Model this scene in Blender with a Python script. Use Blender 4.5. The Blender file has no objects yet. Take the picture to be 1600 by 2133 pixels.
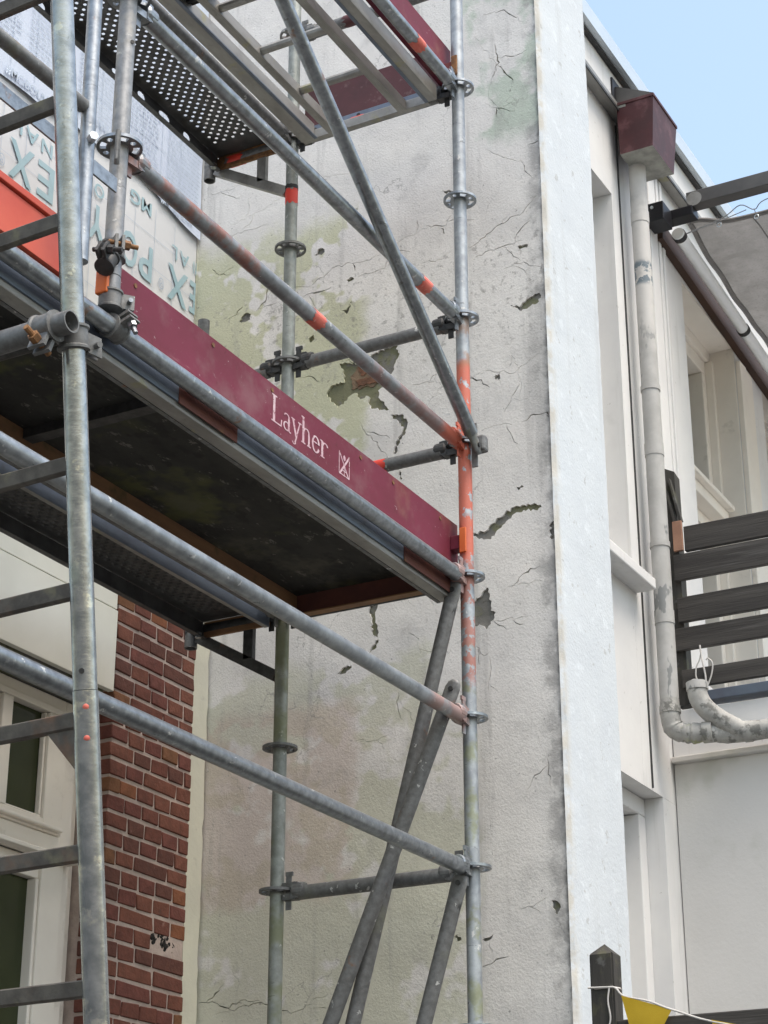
import bpy, bmesh, math, random
from mathutils import Vector, Matrix
from mathutils.geometry import tessellate_polygon
random.seed(7)
R = math.radians
scene = bpy.context.scene
col = scene.collection

# ------------------------------------------------------------------ camera
AZ, PT, RO = 0.495094797, 0.406755625, -0.000946864
F = Vector((math.cos(PT)*math.cos(AZ), math.cos(PT)*math.sin(AZ), math.sin(PT)))
RT = Vector((math.sin(AZ), -math.cos(AZ), 0)); UP = RT.cross(F)
R2 = math.cos(RO)*RT + math.sin(RO)*UP; U2 = -math.sin(RO)*RT + math.cos(RO)*UP
cd = bpy.data.cameras.new('camera'); cam = bpy.data.objects.new('camera', cd); col.objects.link(cam)
cam.matrix_world = Matrix(((R2.x, U2.x, -F.x, -5.59685646), (R2.y, U2.y, -F.y, -2.70066291), (R2.z, U2.z, -F.z, 1.56711671), (0, 0, 0, 1)))
cd.sensor_fit = 'VERTICAL'; cd.sensor_height = 24; cd.lens = 24*4075.268/2133.0
cd.clip_start = .05; cd.clip_end = 2000
scene.camera = cam

# ------------------------------------------------------------------ sky, sun, exposure
SUN_EL, SUN_AZ = R(66), R(-107)          # direction the light comes from (angle from +X towards +Y)
w = bpy.data.worlds.new('World'); scene.world = w; w.use_nodes = True
wn = w.node_tree.nodes; wl = w.node_tree.links
sky = wn.new('ShaderNodeTexSky'); sky.sky_type = 'NISHITA'; sky.sun_disc = False
sky.sun_elevation = SUN_EL; sky.sun_rotation = math.pi/2 - SUN_AZ
sky.air_density = 1.7; sky.dust_density = 4.0; sky.ozone_density = 0.0
wl.new(sky.outputs[0], wn['Background'].inputs[0]); wn['Background'].inputs[1].default_value = .15
sd = bpy.data.lights.new('sun', 'SUN'); sun = bpy.data.objects.new('sun', sd); col.objects.link(sun)
sd.energy = 1.2; sd.angle = R(30); sd.color = (1, .965, .91)
sdir = Vector((math.cos(SUN_EL)*math.cos(SUN_AZ), math.cos(SUN_EL)*math.sin(SUN_AZ), math.sin(SUN_EL)))
sun.rotation_euler = sdir.to_track_quat('Z', 'Y').to_euler(); sun.location = sdir*30
vs = scene.view_settings; vs.view_transform = 'Standard'; vs.look = 'None'; vs.exposure = .95; vs.gamma = 1; vs.use_curve_mapping = False
scene.render.engine = 'CYCLES'

# ------------------------------------------------------------------ materials
MATS = {}
def mat(name, base, base2=None, nscale=6, rough=.6, metal=0., bump=.15, bscale=60, layers=(), stretch=(1, 1, 1), bstretch=None, spec=.5, trans=0, bdist=.004, bump2=None):
    """procedural material on world position; layers = colour patches with a shape of their own"""
    m = bpy.data.materials.new(name); m.use_nodes = True; MATS[name] = m
    N, L = m.node_tree.nodes, m.node_tree.links
    bs = N['Principled BSDF']; bs.inputs['Roughness'].default_value = rough; bs.inputs['Metallic'].default_value = metal
    bs.inputs['Specular IOR Level'].default_value = spec
    geo = N.new('ShaderNodeNewGeometry')
    def coord(st):
        v = N.new('ShaderNodeVectorMath'); v.operation = 'MULTIPLY'; v.inputs[1].default_value = st; L.new(geo.outputs['Position'], v.inputs[0]); return v.outputs[0]
    def noise(sc, st=(1, 1, 1), det=4, ro=.6):
        n = N.new('ShaderNodeTexNoise'); n.inputs['Scale'].default_value = sc; n.inputs['Detail'].default_value = det; n.inputs['Roughness'].default_value = ro
        L.new(coord(st), n.inputs['Vector']); return n.outputs['Fac']
    def mr(s, a, b, c=0, d=1, smooth=True):
        x = N.new('ShaderNodeMapRange'); x.interpolation_type = 'SMOOTHSTEP' if smooth else 'LINEAR'
        x.inputs[1].default_value = a; x.inputs[2].default_value = b; x.inputs[3].default_value = c; x.inputs[4].default_value = d; L.new(s, x.inputs[0]); return x.outputs[0]
    def mul(a, b):
        x = N.new('ShaderNodeMath'); x.operation = 'MULTIPLY'; L.new(a, x.inputs[0])
        if isinstance(b, float): x.inputs[1].default_value = b
        else: L.new(b, x.inputs[1])
        return x.outputs[0]
    def mix(f, a, b):
        x = N.new('ShaderNodeMix'); x.data_type = 'RGBA'; L.new(f, x.inputs[0])
        for s, i in ((a, 6), (b, 7)):
            if isinstance(s, tuple): x.inputs[i].default_value = (*s, 1)
            else: L.new(s, x.inputs[i])
        return x.outputs[2]
    base2 = base2 or tuple(c*.72 for c in base)
    c = mix(mr(noise(nscale, stretch), .3, .7), base, base2)
    sep = N.new('ShaderNodeSeparateXYZ'); L.new(geo.outputs['Position'], sep.inputs[0])
    rs = None; wb = []
    def WOB():
        if not wb: wb.append(noise(9, det=4))
        return wb[0]
    for ly in layers:
        if ly.get('crack'):
            vo = N.new('ShaderNodeTexVoronoi'); vo.feature = 'DISTANCE_TO_EDGE'; vo.inputs['Scale'].default_value = ly['scale']
            nz = N.new('ShaderNodeTexNoise'); nz.inputs['Scale'].default_value = ly['scale']*2.2; nz.inputs['Detail'].default_value = 6; L.new(geo.outputs['Position'], nz.inputs['Vector'])
            sc2 = N.new('ShaderNodeVectorMath'); sc2.operation = 'SCALE'; sc2.inputs['Scale'].default_value = .55/ly['scale']*1.6; L.new(nz.outputs['Color'], sc2.inputs[0])
            ad = N.new('ShaderNodeVectorMath'); ad.operation = 'ADD'; L.new(geo.outputs['Position'], ad.inputs[0]); L.new(sc2.outputs[0], ad.inputs[1]); L.new(ad.outputs[0], vo.inputs['Vector'])
            k = mr(vo.outputs['Distance'], 0, ly['w'], 1, 0)
            k = mul(k, mr(noise(ly.get('mscale', 2.2)), ly.get('lo', .5), ly.get('hi', .62)))
        else:
            k = mr(noise(ly.get('scale', 4), ly.get('stretch', (1, 1, 1)), ly.get('det', 4), ly.get('nr', .65)), ly.get('lo', .5), ly.get('hi', .6))
        for ax, key in (('X', 'xr'), ('Y', 'yr'), ('Z', 'zr')):
            if key in ly:
                a0, a1, sf = ly[key]
                wob = N.new('ShaderNodeMath'); wob.operation = 'MULTIPLY_ADD'; L.new(WOB(), wob.inputs[0]); wob.inputs[1].default_value = sf*3; L.new(sep.outputs[ax], wob.inputs[2])
                o = sf*1.5
                k = mul(k, mr(wob.outputs[0], a0+o-sf, a0+o+sf)); k = mul(k, mr(wob.outputs[0], a1+o-sf, a1+o+sf, 1, 0))
        if 'amt' in ly: k = mul(k, float(ly['amt']))
        c = mix(k, c, ly['c'])
        if 'rough' in ly:
            x = N.new('ShaderNodeMix'); L.new(k, x.inputs[0]); 
            if rs is None: x.inputs[2].default_value = rough
            else: L.new(rs, x.inputs[2])
            x.inputs[3].default_value = ly['rough']; rs = x.outputs[0]
        if ly.get('dull') and metal > 0:
            prev = bs.inputs['Metallic']; x = N.new('ShaderNodeMix'); L.new(k, x.inputs[0])
            if prev.is_linked: L.new(prev.links[0].from_socket, x.inputs[2])
            else: x.inputs[2].default_value = metal
            x.inputs[3].default_value = 0; L.new(x.outputs[0], prev)
    L.new(c, bs.inputs['Base Color'])
    if rs is not None: L.new(rs, bs.inputs['Roughness'])
    if bump:
        b = N.new('ShaderNodeBump'); b.inputs['Strength'].default_value = bump; b.inputs['Distance'].default_value = bdist
        L.new(noise(bscale, bstretch or stretch, 5), b.inputs['Height']); last = b
        if bump2:
            b2 = N.new('ShaderNodeBump'); b2.inputs['Strength'].default_value = bump2[1]; b2.inputs['Distance'].default_value = bump2[2]
            L.new(noise(bump2[0], (1, 1, 1), 6), b2.inputs['Height']); L.new(b.outputs[0], b2.inputs['Normal']); last = b2
        L.new(last.outputs[0], bs.inputs['Normal'])
    if trans:
        tr = N.new('ShaderNodeBsdfTranslucent'); L.new(c, tr.inputs[0]); ms = N.new('ShaderNodeMixShader'); ms.inputs[0].default_value = trans
        out = N['Material Output']; L.new(bs.outputs[0], ms.inputs[1]); L.new(tr.outputs[0], ms.inputs[2]); L.new(ms.outputs[0], out.inputs[0])
    return m

SPL = dict(c=(.60, .60, .58), scale=26, lo=.665, hi=.68, amt=.75, dull=1)
SCR = dict(c=(.12, .12, .12), scale=34, lo=.655, hi=.68, stretch=(.3, .3, 1.4), amt=.6)
STAIN = dict(c=(.10, .095, .085), scale=14, lo=.55, hi=.8, amt=.5)
ALG = dict(c=(.23, .26, .12), scale=5, lo=.56, hi=.75, amt=.55)
RUST = dict(c=(.26, .11, .045), scale=9, lo=.66, hi=.74, amt=.7, dull=1)
mat('galvanised', (.34, .365, .385), (.22, .235, .25), 40, .34, .75, .12, 120, [dict(c=(.6, .62, .62), scale=30, lo=.62, hi=.72, amt=.5), STAIN, SPL, SCR, RUST])
mat('galvanised_old', (.21, .214, .214), (.14, .14, .137), 50, .6, .35, .15, 120, [STAIN, SPL, SCR, dict(RUST, lo=.63), dict(c=(.2, .21, .1), scale=4, lo=.58, hi=.72, amt=.35, dull=1)])
mat('galvanised_bright', (.43, .44, .44), (.27, .285, .29), 34, .24, .78, .10, 60, [dict(c=(.66, .64, .55), scale=16, lo=.58, hi=.66, amt=.7), dict(c=(.2, .21, .21), scale=40, lo=.62, hi=.72, amt=.6, stretch=(1, 1, .5)), dict(c=(.34, .4, .3), scale=5, lo=.58, hi=.7, amt=.4, dull=1)], bstretch=(1, 1, 2.2))
ORG = (.55, .13, .075)
mat('galvanised_orange', (.40, .43, .45), (.27, .29, .31), 22, .5, .5, .12, 120, [STAIN, SPL, SCR,
    dict(c=(.36, .12, .08), scale=24, lo=.47, hi=.52, zr=(3.62, 4.22, .05), amt=.8, dull=1), dict(c=ORG, scale=22, lo=.40, hi=.44, zr=(4.06, 4.82, .02), dull=1, amt=.95),
    dict(c=(.32, .17, .09), scale=12, lo=.42, hi=.6, zr=(4.8, 5.02, .02), amt=.7, dull=1), dict(c=(.22, .24, .1), scale=7, lo=.5, hi=.62, zr=(2.3, 3.7, .05), amt=.6, dull=1)])
mat('galvanised_green', (.33, .35, .33), (.22, .235, .215), 22, .55, .4, .12, 120, [STAIN, SPL, SCR, dict(c=(.17, .185, .075), scale=5, lo=.42, hi=.62, zr=(2.4, 4.0, .1), amt=.7, dull=1)])
mat('ledger_rusty', (.33, .345, .355), (.21, .22, .23), 22, .48, .6, .12, 120, [STAIN, SPL, SCR, dict(c=(.3, .10, .06), scale=10, lo=.42, hi=.6, xr=(-2.1, -1.35, .1), amt=.75, dull=1), dict(c=ORG, scale=18, lo=.4, hi=.44, xr=(-.2, .1, .03), amt=.95, dull=1), dict(c=(.27, .12, .1), scale=8, lo=.4, hi=.6, xr=(-.75, -.15, .05), amt=.6, dull=1)])
mat('ledger_red_end', (.41, .435, .455), (.27, .29, .31), 22, .42, .72, .12, 120, [STAIN, SPL, SCR, dict(c=(.36, .2, .17), scale=10, lo=.38, hi=.55, xr=(-.32, .1, .03), amt=.75, dull=1)])
mat('dark_steel', (.075, .075, .075), (.04, .04, .04), 30, .55, .4, .2, 90, [dict(RUST, lo=.6, c=(.16, .08, .04))])
mat('rung_steel', (.15, .135, .115), (.09, .08, .07), 25, .6, .3, .25, 70, [dict(c=(.22, .2, .13), scale=9, lo=.58, hi=.7, amt=.7), dict(c=(.2, .1, .055), scale=5, lo=.5, hi=.65, zr=(2.3, 3.0, .1), amt=.7, dull=1)])
mat('rusty_bolt', (.30, .15, .06), (.14, .07, .035), 50, .75, .1, .3, 150)
mat('aluminium_beam', (.36, .355, .335), (.25, .245, .23), 14, .5, .45, .12, 90, [dict(c=(.32, .30, .12), scale=6, lo=.6, hi=.72, amt=.6, dull=1), STAIN], stretch=(.4, 1, 1))
mat('aluminium_blue', (.17, .21, .27), (.12, .14, .18), 10, .5, .45, .12, 90, [STAIN], stretch=(.4, 1, 1))
mat('perforated_steel', (.12, .12, .12), (.07, .07, .07), 14, .55, .4, .15, 90, [STAIN])
mat('maroon_board', (.175, .026, .052), (.135, .022, .036), 5, .55, 0, .12, 40, [dict(c=(.12, .02, .02), scale=9, lo=.6, hi=.72, amt=.7), dict(c=(.33, .16, .17), scale=7, lo=.68, hi=.74, stretch=(.35, 1, 3.5), amt=.7), dict(c=(.2, .05, .035), scale=3, lo=.5, hi=.65, xr=(-.45, .2, .12), amt=.8), dict(c=(.10, .02, .025), scale=26, lo=.62, hi=.7, amt=.5), dict(c=(.4, .2, .22), scale=40, lo=.68, hi=.72, stretch=(.12, 1, 1), amt=.6), dict(c=(.26, .17, .17), scale=6, lo=.5, hi=.75, amt=.35), dict(c=(.5, .42, .42), scale=70, lo=.68, hi=.71, amt=.6)], stretch=(.5, 1, 1), spec=.25)
mat('maroon_dirty', (.10, .026, .03), (.06, .018, .02), 5, .6, 0, .12, 40, [dict(c=(.18, .11, .10), scale=16, lo=.6, hi=.7, amt=.6)])
mat('orange_board', (.62, .11, .06), (.55, .08, .05), 5, .5, 0, .06, 40)
mat('orange_clip', (.75, .17, .03), (.6, .12, .03), 9, .45, 0, .05, 40)
mat('orange_mark', (.72, .18, .13), (.62, .12, .09), 30, .6, 0, .1, 60, [dict(c=(.8, .5, .45), scale=35, lo=.6, hi=.66, amt=.6)])
mat('red_sticker', (.75, .06, .035), (.68, .05, .03), 30, .5, 0, 0)
mat('black_ink', (.02, .02, .02), None, 10, .6, 0, 0)
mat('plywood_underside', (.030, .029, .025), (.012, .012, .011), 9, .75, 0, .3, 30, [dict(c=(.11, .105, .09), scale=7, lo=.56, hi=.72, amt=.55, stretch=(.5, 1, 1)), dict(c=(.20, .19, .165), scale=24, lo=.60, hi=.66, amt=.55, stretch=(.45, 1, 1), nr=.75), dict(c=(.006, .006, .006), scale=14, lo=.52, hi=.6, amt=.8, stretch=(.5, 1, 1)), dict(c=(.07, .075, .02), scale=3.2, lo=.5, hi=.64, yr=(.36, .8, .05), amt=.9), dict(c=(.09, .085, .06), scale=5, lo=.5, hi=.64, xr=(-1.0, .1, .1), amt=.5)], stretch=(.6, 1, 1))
mat('orange_timber', (.30, .16, .075), (.21, .11, .055), 8, .7, 0, .3, 60, [dict(c=(.09, .08, .03), scale=5, lo=.52, hi=.66, amt=.7)], stretch=(.4, 1, 3))
mat('maroon_timber', (.14, .045, .03), (.09, .03, .025), 8, .7, 0, .3, 60, [dict(c=(.2, .1, .03), scale=5, lo=.5, hi=.62, zr=(3.85, 3.935, .006), amt=.9)])
PL = (.77, .755, .725)
mat('old_plaster', PL, (.69, .675, .65), 4.5, .9, 0, .5, 110, [
    dict(c=(.52, .53, .36), scale=2.2, lo=.45, hi=.49, yr=(.72, 1.6, .04), zr=(4.6, 6.0, .1), amt=.85, nr=.75),
    dict(c=(.50, .51, .36), scale=1.6, lo=.45, hi=.50, yr=(.25, 1.6, .06), zr=(1.8, 4.0, .06), amt=.55, nr=.75),
    dict(c=(.55, .44, .38), scale=1.9, lo=.45, hi=.50, yr=(.75, 1.6, .05), zr=(3.1, 3.85, .04), amt=.5, nr=.75),
    dict(c=(.46, .54, .45), scale=2.6, lo=.44, hi=.53, yr=(-.2, .26, .04), zr=(6.15, 7.4, .05), amt=.8),
    dict(c=(.33, .325, .315), scale=5, lo=.55, hi=.75, amt=.35), dict(c=(.3, .295, .285), scale=75, lo=.58, hi=.7, amt=.4, nr=.75), dict(c=(.12, .12, .115), scale=42, lo=.66, hi=.72, amt=.6, nr=.7), dict(c=(.75, .745, .73), scale=60, lo=.62, hi=.7, amt=.4),
    dict(c=(.22, .21, .2), scale=34, lo=.55, hi=.68, zr=(5.2, 5.72, .07), amt=.55),
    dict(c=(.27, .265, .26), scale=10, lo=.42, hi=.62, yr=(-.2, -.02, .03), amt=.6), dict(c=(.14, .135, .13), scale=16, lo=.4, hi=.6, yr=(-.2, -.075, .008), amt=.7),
    dict(c=(.3, .295, .285), scale=10, stretch=(1, 1, .07), lo=.54, hi=.7, amt=.35), dict(c=(.2, .195, .185), scale=1.9, crack=1, w=.006, lo=.48, hi=.58, mscale=1.7, amt=.5)], bdist=.004, bump2=(16, .3, .008))
mat('bare_render', (.21, .205, .19), (.15, .148, .135), 12, .95, 0, .6, 60, [dict(c=(.19, .195, .10), scale=6, lo=.46, hi=.56, amt=.7), dict(c=(.07, .068, .06), scale=30, lo=.58, hi=.66, amt=.6)])
mat('exposed_brick', (.2, .095, .055), (.10, .05, .03), 26, .9, 0, .6, 60)
mat('exposed_mortar', (.24, .17, .11), (.16, .11, .075), 26, .95, 0, .7, 70)
mat('white_render', (.60, .645, .68), (.565, .61, .65), 6, .85, 0, .45, 70, [dict(c=(.40, .43, .46), scale=50, lo=.64, hi=.72, amt=.5), dict(c=(.70, .75, .79), scale=12, lo=.55, hi=.7, amt=.6), dict(c=(.6, .6, .57), scale=9, lo=.4, hi=.6, xr=(.4, .62, .02), amt=.6), dict(c=(.50, .53, .55), scale=11, lo=.54, hi=.7, stretch=(1, 1, .06), amt=.5), dict(c=(.36, .36, .35), scale=18, lo=.64, hi=.68, amt=.5), dict(c=(.5, .48, .43), scale=9, lo=.36, hi=.6, xr=(.4, .594, .012), amt=.8)], bdist=.004, bump2=(14, .22, .008))
mat('white_paint', (.72, .715, .70), (.66, .655, .65), 3, .7, 0, .12, 30, [dict(c=(.55, .55, .53), scale=5, lo=.58, hi=.75, amt=.35), dict(c=(.48, .475, .44), scale=12, stretch=(1, 1, .06), lo=.56, hi=.7, amt=.35), dict(c=(.35, .34, .31), scale=34, lo=.68, hi=.71, amt=.5)])
mat('render_wall', (.64, .625, .60), (.60, .585, .56), 2.2, .85, 0, .25, 60, [dict(c=(.42, .43, .36), scale=2.2, lo=.45, hi=.6, zr=(3.4, 3.9, .1), amt=.5)])
mat('cream_board', (.72, .715, .64), (.66, .655, .58), 3, .7, 0, .08, 30, [dict(c=(.3, .3, .27), scale=60, lo=.72, hi=.76, amt=.5)])
mat('cream_paint', (.80, .755, .68), (.74, .69, .62), 3, .6, 0, .1, 30, [dict(c=(.45, .42, .36), scale=7, lo=.6, hi=.72, amt=.4)])
mat('cream_strip', (.58, .57, .47), (.52, .51, .43), 5, .85, 0, .4, 40, [dict(c=(.35, .34, .3), scale=12, lo=.6, hi=.72, amt=.5)])
mat('mortar', (.47, .38, .335), (.37, .30, .265), 20, .95, 0, .7, 80)
for i, c in enumerate([(.17, .060, .038), (.15, .050, .034), (.115, .042, .030), (.18, .078, .036), (.15, .048, .036), (.22, .080, .036)]):
    mat('brick_%d' % i, c, tuple(x*.72 for x in c), 22, .9, 0, .6, 70, [dict(c=(.05, .035, .03), scale=18, lo=.6, hi=.75, amt=.5), dict(c=(.3, .2, .17), scale=24, lo=.68, hi=.75, amt=.5)], bdist=.006)
mat('soot', (.012, .011, .01), None, 20, .95, 0, .8, 60)
mat('dark_glass', (.042, .050, .022), (.028, .034, .016), 1.5, .08, 0, 0, spec=.25)
mat('grey_glass', (.055, .06, .045), (.035, .04, .03), 1.5, .08, 0, 0, spec=.35)
mat('membrane', (.66, .67, .68), (.61, .62, .64), 2.5, .45, 0, .25, 9, bdist=.012, layers=[dict(c=(.5, .53, .58), scale=2, lo=.55, hi=.7, amt=.3)])
mat('membrane_upper', (.57, .64, .75), (.52, .58, .71), 2.5, .4, 0, .25, 9, bdist=.012)
mat('teal_print', (.30, .44, .49), (.36, .50, .55), 6, .5, 0, 0)
mat('blue_print', (.26, .45, .66), (.3, .5, .72), 60, .5, 0, 0)
mat('pale_print', (.42, .49, .58), (.45, .52, .62), 6, .5, 0, 0)
mat('zinc', (.60, .66, .70), (.55, .61, .65), 5, .4, .4, .05, 30)
mat('grey_pipe', (.44, .435, .42), (.36, .355, .34), 10, .6, 0, .2, 60, [dict(c=(.17, .18, .18), scale=9, lo=.585, hi=.62, stretch=(1, 1, .4), amt=.85, zr=(3.9, 6.25, .1)), dict(c=(.62, .6, .57), scale=4, lo=.3, hi=.5, zr=(5.75, 7, .2), amt=.6), dict(c=(.12, .16, .19), scale=14, lo=.44, hi=.48, zr=(6.02, 6.13, .012), amt=.95)])
mat('dirty_pipe', (.42, .415, .39), (.3, .295, .28), 16, .7, 0, .4, 60, [dict(c=(.1, .1, .09), scale=15, lo=.52, hi=.62, amt=.75), dict(c=(.3, .33, .12), scale=7, lo=.5, hi=.6, yr=(-.18, -.02, .02), zr=(3.8, 3.96, .01), amt=.8), dict(c=(.6, .58, .54), scale=14, lo=.62, hi=.68, amt=.6)])
mat('hopper_paint', (.065, .012, .015), (.045, .010, .012), 10, .55, 0, .15, 50, [dict(c=(.16, .07, .075), scale=9, lo=.5, hi=.7, amt=.6)])
mat('hopper_under', (.36, .36, .32), (.22, .22, .2), 14, .7, 0, .2, 60)
mat('dark_timber', (.056, .051, .046), (.030, .027, .025), 9, .75, 0, .5, 60, [dict(c=(.11, .105, .10), scale=8, lo=.55, hi=.7, stretch=(1, .15, 2.5), amt=.6)], stretch=(1, .12, 3), bstretch=(1, .15, 3))
mat('dark_post', (.052, .048, .043), (.028, .027, .024), 14, .75, 0, .5, 60, [dict(c=(.10, .10, .05), scale=9, lo=.52, hi=.66, amt=.5), dict(c=(.14, .14, .135), scale=12, lo=.62, hi=.7, amt=.6)], stretch=(2, 2, .25), bstretch=(2, 2, .3))
mat('pale_timber', (.36, .2, .13), (.28, .15, .1), 14, .7, 0, .3, 60)
mat('blue_beam', (.10, .13, .17), (.08, .09, .12), 8, .5, .2, .1, 40)
mat('brown_batten', (.050, .021, .009), (.032, .014, .007), 8, .65, 0, .3, 50, stretch=(.3, 1, 2))
mat('awning_arm', (.11, .105, .10), (.08, .077, .076), 7, .5, .3, .1, 60)
mat('black_bracket', (.018, .018, .022), (.012, .012, .015), 9, .4, .3, .05, 60)
mat('white_tube', (.88, .90, .90), (.84, .87, .88), 6, .22, .1, .03, 40)
mat('canvas', (.27, .265, .257), (.22, .217, .21), 9, .9, 0, .6, 160, trans=.35, bdist=.006, layers=[dict(c=(.16, .157, .15), scale=5, lo=.48, hi=.66, stretch=(1, .4, 1), amt=.6), dict(c=(.15, .147, .14), scale=90, lo=.5, hi=.66, amt=.35)])
mat('canvas_hem', (.22, .21, .2), (.17, .165, .16), 9, .9, 0, .2, 200)
mat('cord_grey', (.32, .33, .34), None, 9, .6, 0, 0)
mat('white_cord', (.62, .6, .57), (.5, .48, .46), 20, .7, 0, .1, 200)
mat('yellow_cloth', (.62, .42, .03), (.56, .37, .02), 9, .8, 0, .2, 200, trans=.2)
mat('black_plastic', (.02, .02, .021), None, 9, .5, 0, .1, 60)
mat('ground_paving', (.07, .068, .065), (.05, .049, .047), 3, .9, 0, .3, 20)
mat('letter_white', (.62, .47, .5), (.5, .3, .35), 30, .7, 0, 0, layers=[dict(c=(.2, .045, .07), scale=42, lo=.54, hi=.6, amt=.8)])

# ------------------------------------------------------------------ helpers
def setp(o, label=None, cat=None, group=None, kind=None):
    for k, v in (('label', label), ('category', cat), ('group', group), ('kind', kind)):
        if v: o[k] = v
    return o
def origin(o):
    v = Vector(o.location); p = o.parent
    while p: v += Vector(p.location); p = p.parent
    return v
def thing(name, loc, label, cat, group=None):
    o = bpy.data.objects.new(name, None); o.empty_display_size = .1; col.objects.link(o); o.location = loc
    return setp(o, label, cat, group)
def link(name, me, m, parent=None, ref=(0, 0, 0), smooth=False, angle=None):
    """me is in world coordinates; the object's origin goes to ref"""
    ref = Vector(ref); me.transform(Matrix.Translation(-ref))
    o = bpy.data.objects.new(name, me); col.objects.link(o)
    for mm in (m if isinstance(m, (list, tuple)) else [m]): me.materials.append(MATS[mm])
    if smooth: me.polygons.foreach_set('use_smooth', [True]*len(me.polygons))
    if parent: o.parent = parent; o.location = ref - origin(parent)
    else: o.location = ref
    return o
def bm_mesh(bm, name='m'):
    bmesh.ops.recalc_face_normals(bm, faces=bm.faces); me = bpy.data.meshes.new(name); bm.to_mesh(me); bm.free(); return me
def bm_box(bm, a, b, rot=None, piv=None):
    a, b = Vector(a), Vector(b); vs = [bm.verts.new((x, y, z)) for x in (a.x, b.x) for y in (a.y, b.y) for z in (a.z, b.z)]
    for f in ((0, 1, 3, 2), (4, 6, 7, 5), (0, 4, 5, 1), (2, 3, 7, 6), (0, 2, 6, 4), (1, 5, 7, 3)): bm.faces.new([vs[i] for i in f])
    if rot is not None: bmesh.ops.rotate(bm, verts=vs, cent=piv, matrix=rot)
    return vs
def box(name, a, b, m, parent=None, bev=0, rot=None, piv=None):
    bm = bmesh.new(); bm_box(bm, a, b)
    if bev: bmesh.ops.bevel(bm, geom=list(bm.edges), offset=bev, segments=2, profile=.5, affect='EDGES')
    c = (Vector(a)+Vector(b))/2
    if rot is not None: bmesh.ops.rotate(bm, verts=bm.verts, cent=piv or c, matrix=rot)
    return link(name, bm_mesh(bm), m, parent, c)
def frame_of(d):
    d = d.normalized(); u = d.cross(Vector((0, 0, 1)) if abs(d.z) < .9 else Vector((1, 0, 0))).normalized(); return u, d.cross(u).normalized()
def bm_tube(bm, pts, r, seg=18, cap=True, wall=0):
    """sweep a circle (radius number or list) along a polyline; wall>0 makes an open, hollow end"""
    pts = [Vector(p) for p in pts]; n = len(pts); rs = r if isinstance(r, (list, tuple)) else [r]*n
    rings = []; u0 = None
    for i, p in enumerate(pts):
        d = (pts[min(i+1, n-1)] - pts[max(i-1, 0)])
        if u0 is None: u, v = frame_of(d)
        else:
            dn = d.normalized(); u = (u0 - dn*u0.dot(dn)).normalized(); v = dn.cross(u)
        u0 = u
        rings.append([bm.verts.new(p + rs[i]*(math.cos(2*math.pi*k/seg)*u + math.sin(2*math.pi*k/seg)*v)) for k in range(seg)])
    for a, b in zip(rings, rings[1:]):
        for k in range(seg): bm.faces.new((a[k], a[(k+1) % seg], b[(k+1) % seg], b[k]))
    if wall:
        for e, q in ((0, 1), (-1, -2)):
            p = pts[e]; inn = [bm.verts.new(p + (x.co-p)*(1-wall/rs[e])) for x in rings[e]]; deep = [bm.verts.new(x.co + (pts[q]-p).normalized()*min(.3, (pts[q]-p).length*.45)) for x in inn]
            for k in range(seg):
                j = (k+1) % seg; bm.faces.new((rings[e][k], rings[e][j], inn[j], inn[k])); bm.faces.new((inn[k], inn[j], deep[j], deep[k]))
            bm.faces.new(deep)
    elif cap: bm.faces.new(rings[0]); bm.faces.new(rings[-1])
    return rings
def tube(name, pts, r, m, parent=None, seg=20, wall=0, sharp=35):
    bm = bmesh.new(); bm_tube(bm, pts, r, seg, True, wall); me = bm_mesh(bm)
    o = link(name, me, m, parent, pts[0], True); me.set_sharp_from_angle(angle=R(sharp)); return o
def smooth_path(pts, n=6):
    pts = [Vector(p) for p in pts]; P = [pts[0]*2-pts[1]] + pts + [pts[-1]*2-pts[-2]]; out = []
    for i in range(1, len(P)-2):
        for k in range(n):
            t = k/n; a, b, c, d = P[i-1], P[i], P[i+1], P[i+2]
            out.append(.5*((2*b) + (c-a)*t + (2*a-5*b+4*c-d)*t*t + (3*b-a-3*c+d)*t**3))
    return out + [pts[-1]]
def plate(name, loops, to3, thick, m, parent=None, ref=None, flip=False):
    """flat plate with holes: loops in 2-D (first = outline), to3(a,b,d) maps to world, thick = depth"""
    bm = bmesh.new(); V2 = [Vector((a, b, 0)) for lp in loops for a, b in lp]
    tris = tessellate_polygon([[Vector((a, b, 0)) for a, b in lp] for lp in loops])
    f = [bm.verts.new(to3(v.x, v.y, 0)) for v in V2]; bk = [bm.verts.new(to3(v.x, v.y, thick)) for v in V2]
    for t in tris:
        try: bm.faces.new([f[i] for i in t]); bm.faces.new([bk[i] for i in reversed(t)])
        except ValueError: pass
    o = 0
    for lp in loops:
        n = len(lp)
        for i in range(n):
            j = (i+1) % n
            try: bm.faces.new((f[o+i], f[o+j], bk[o+j], bk[o+i]))
            except ValueError: pass
        o += n
    me = bm_mesh(bm); return link(name, me, m, parent, ref or to3(*loops[0][0], 0))
def copy_tree(o, parent=None, loc=None):
    c = o.copy(); col.objects.link(c); c.parent = parent
    if loc is not None: c.location = loc
    for ch in list(o.children): copy_tree(ch, c)
    return c
def jag(poly, amp, step, rnd):
    out = []
    for i in range(len(poly)):
        a, b = Vector(poly[i]), Vector(poly[(i+1) % len(poly)]); d = b-a; n = max(1, int(d.length/step))
        nrm = Vector((-d.y, d.x)).normalized() if d.length else Vector((0, 0))
        for k in range(n):
            q = a + d*(k/n)
            if k: q += nrm*rnd.uniform(-amp, amp)
            out.append((q.x, q.y))
    return out
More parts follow.
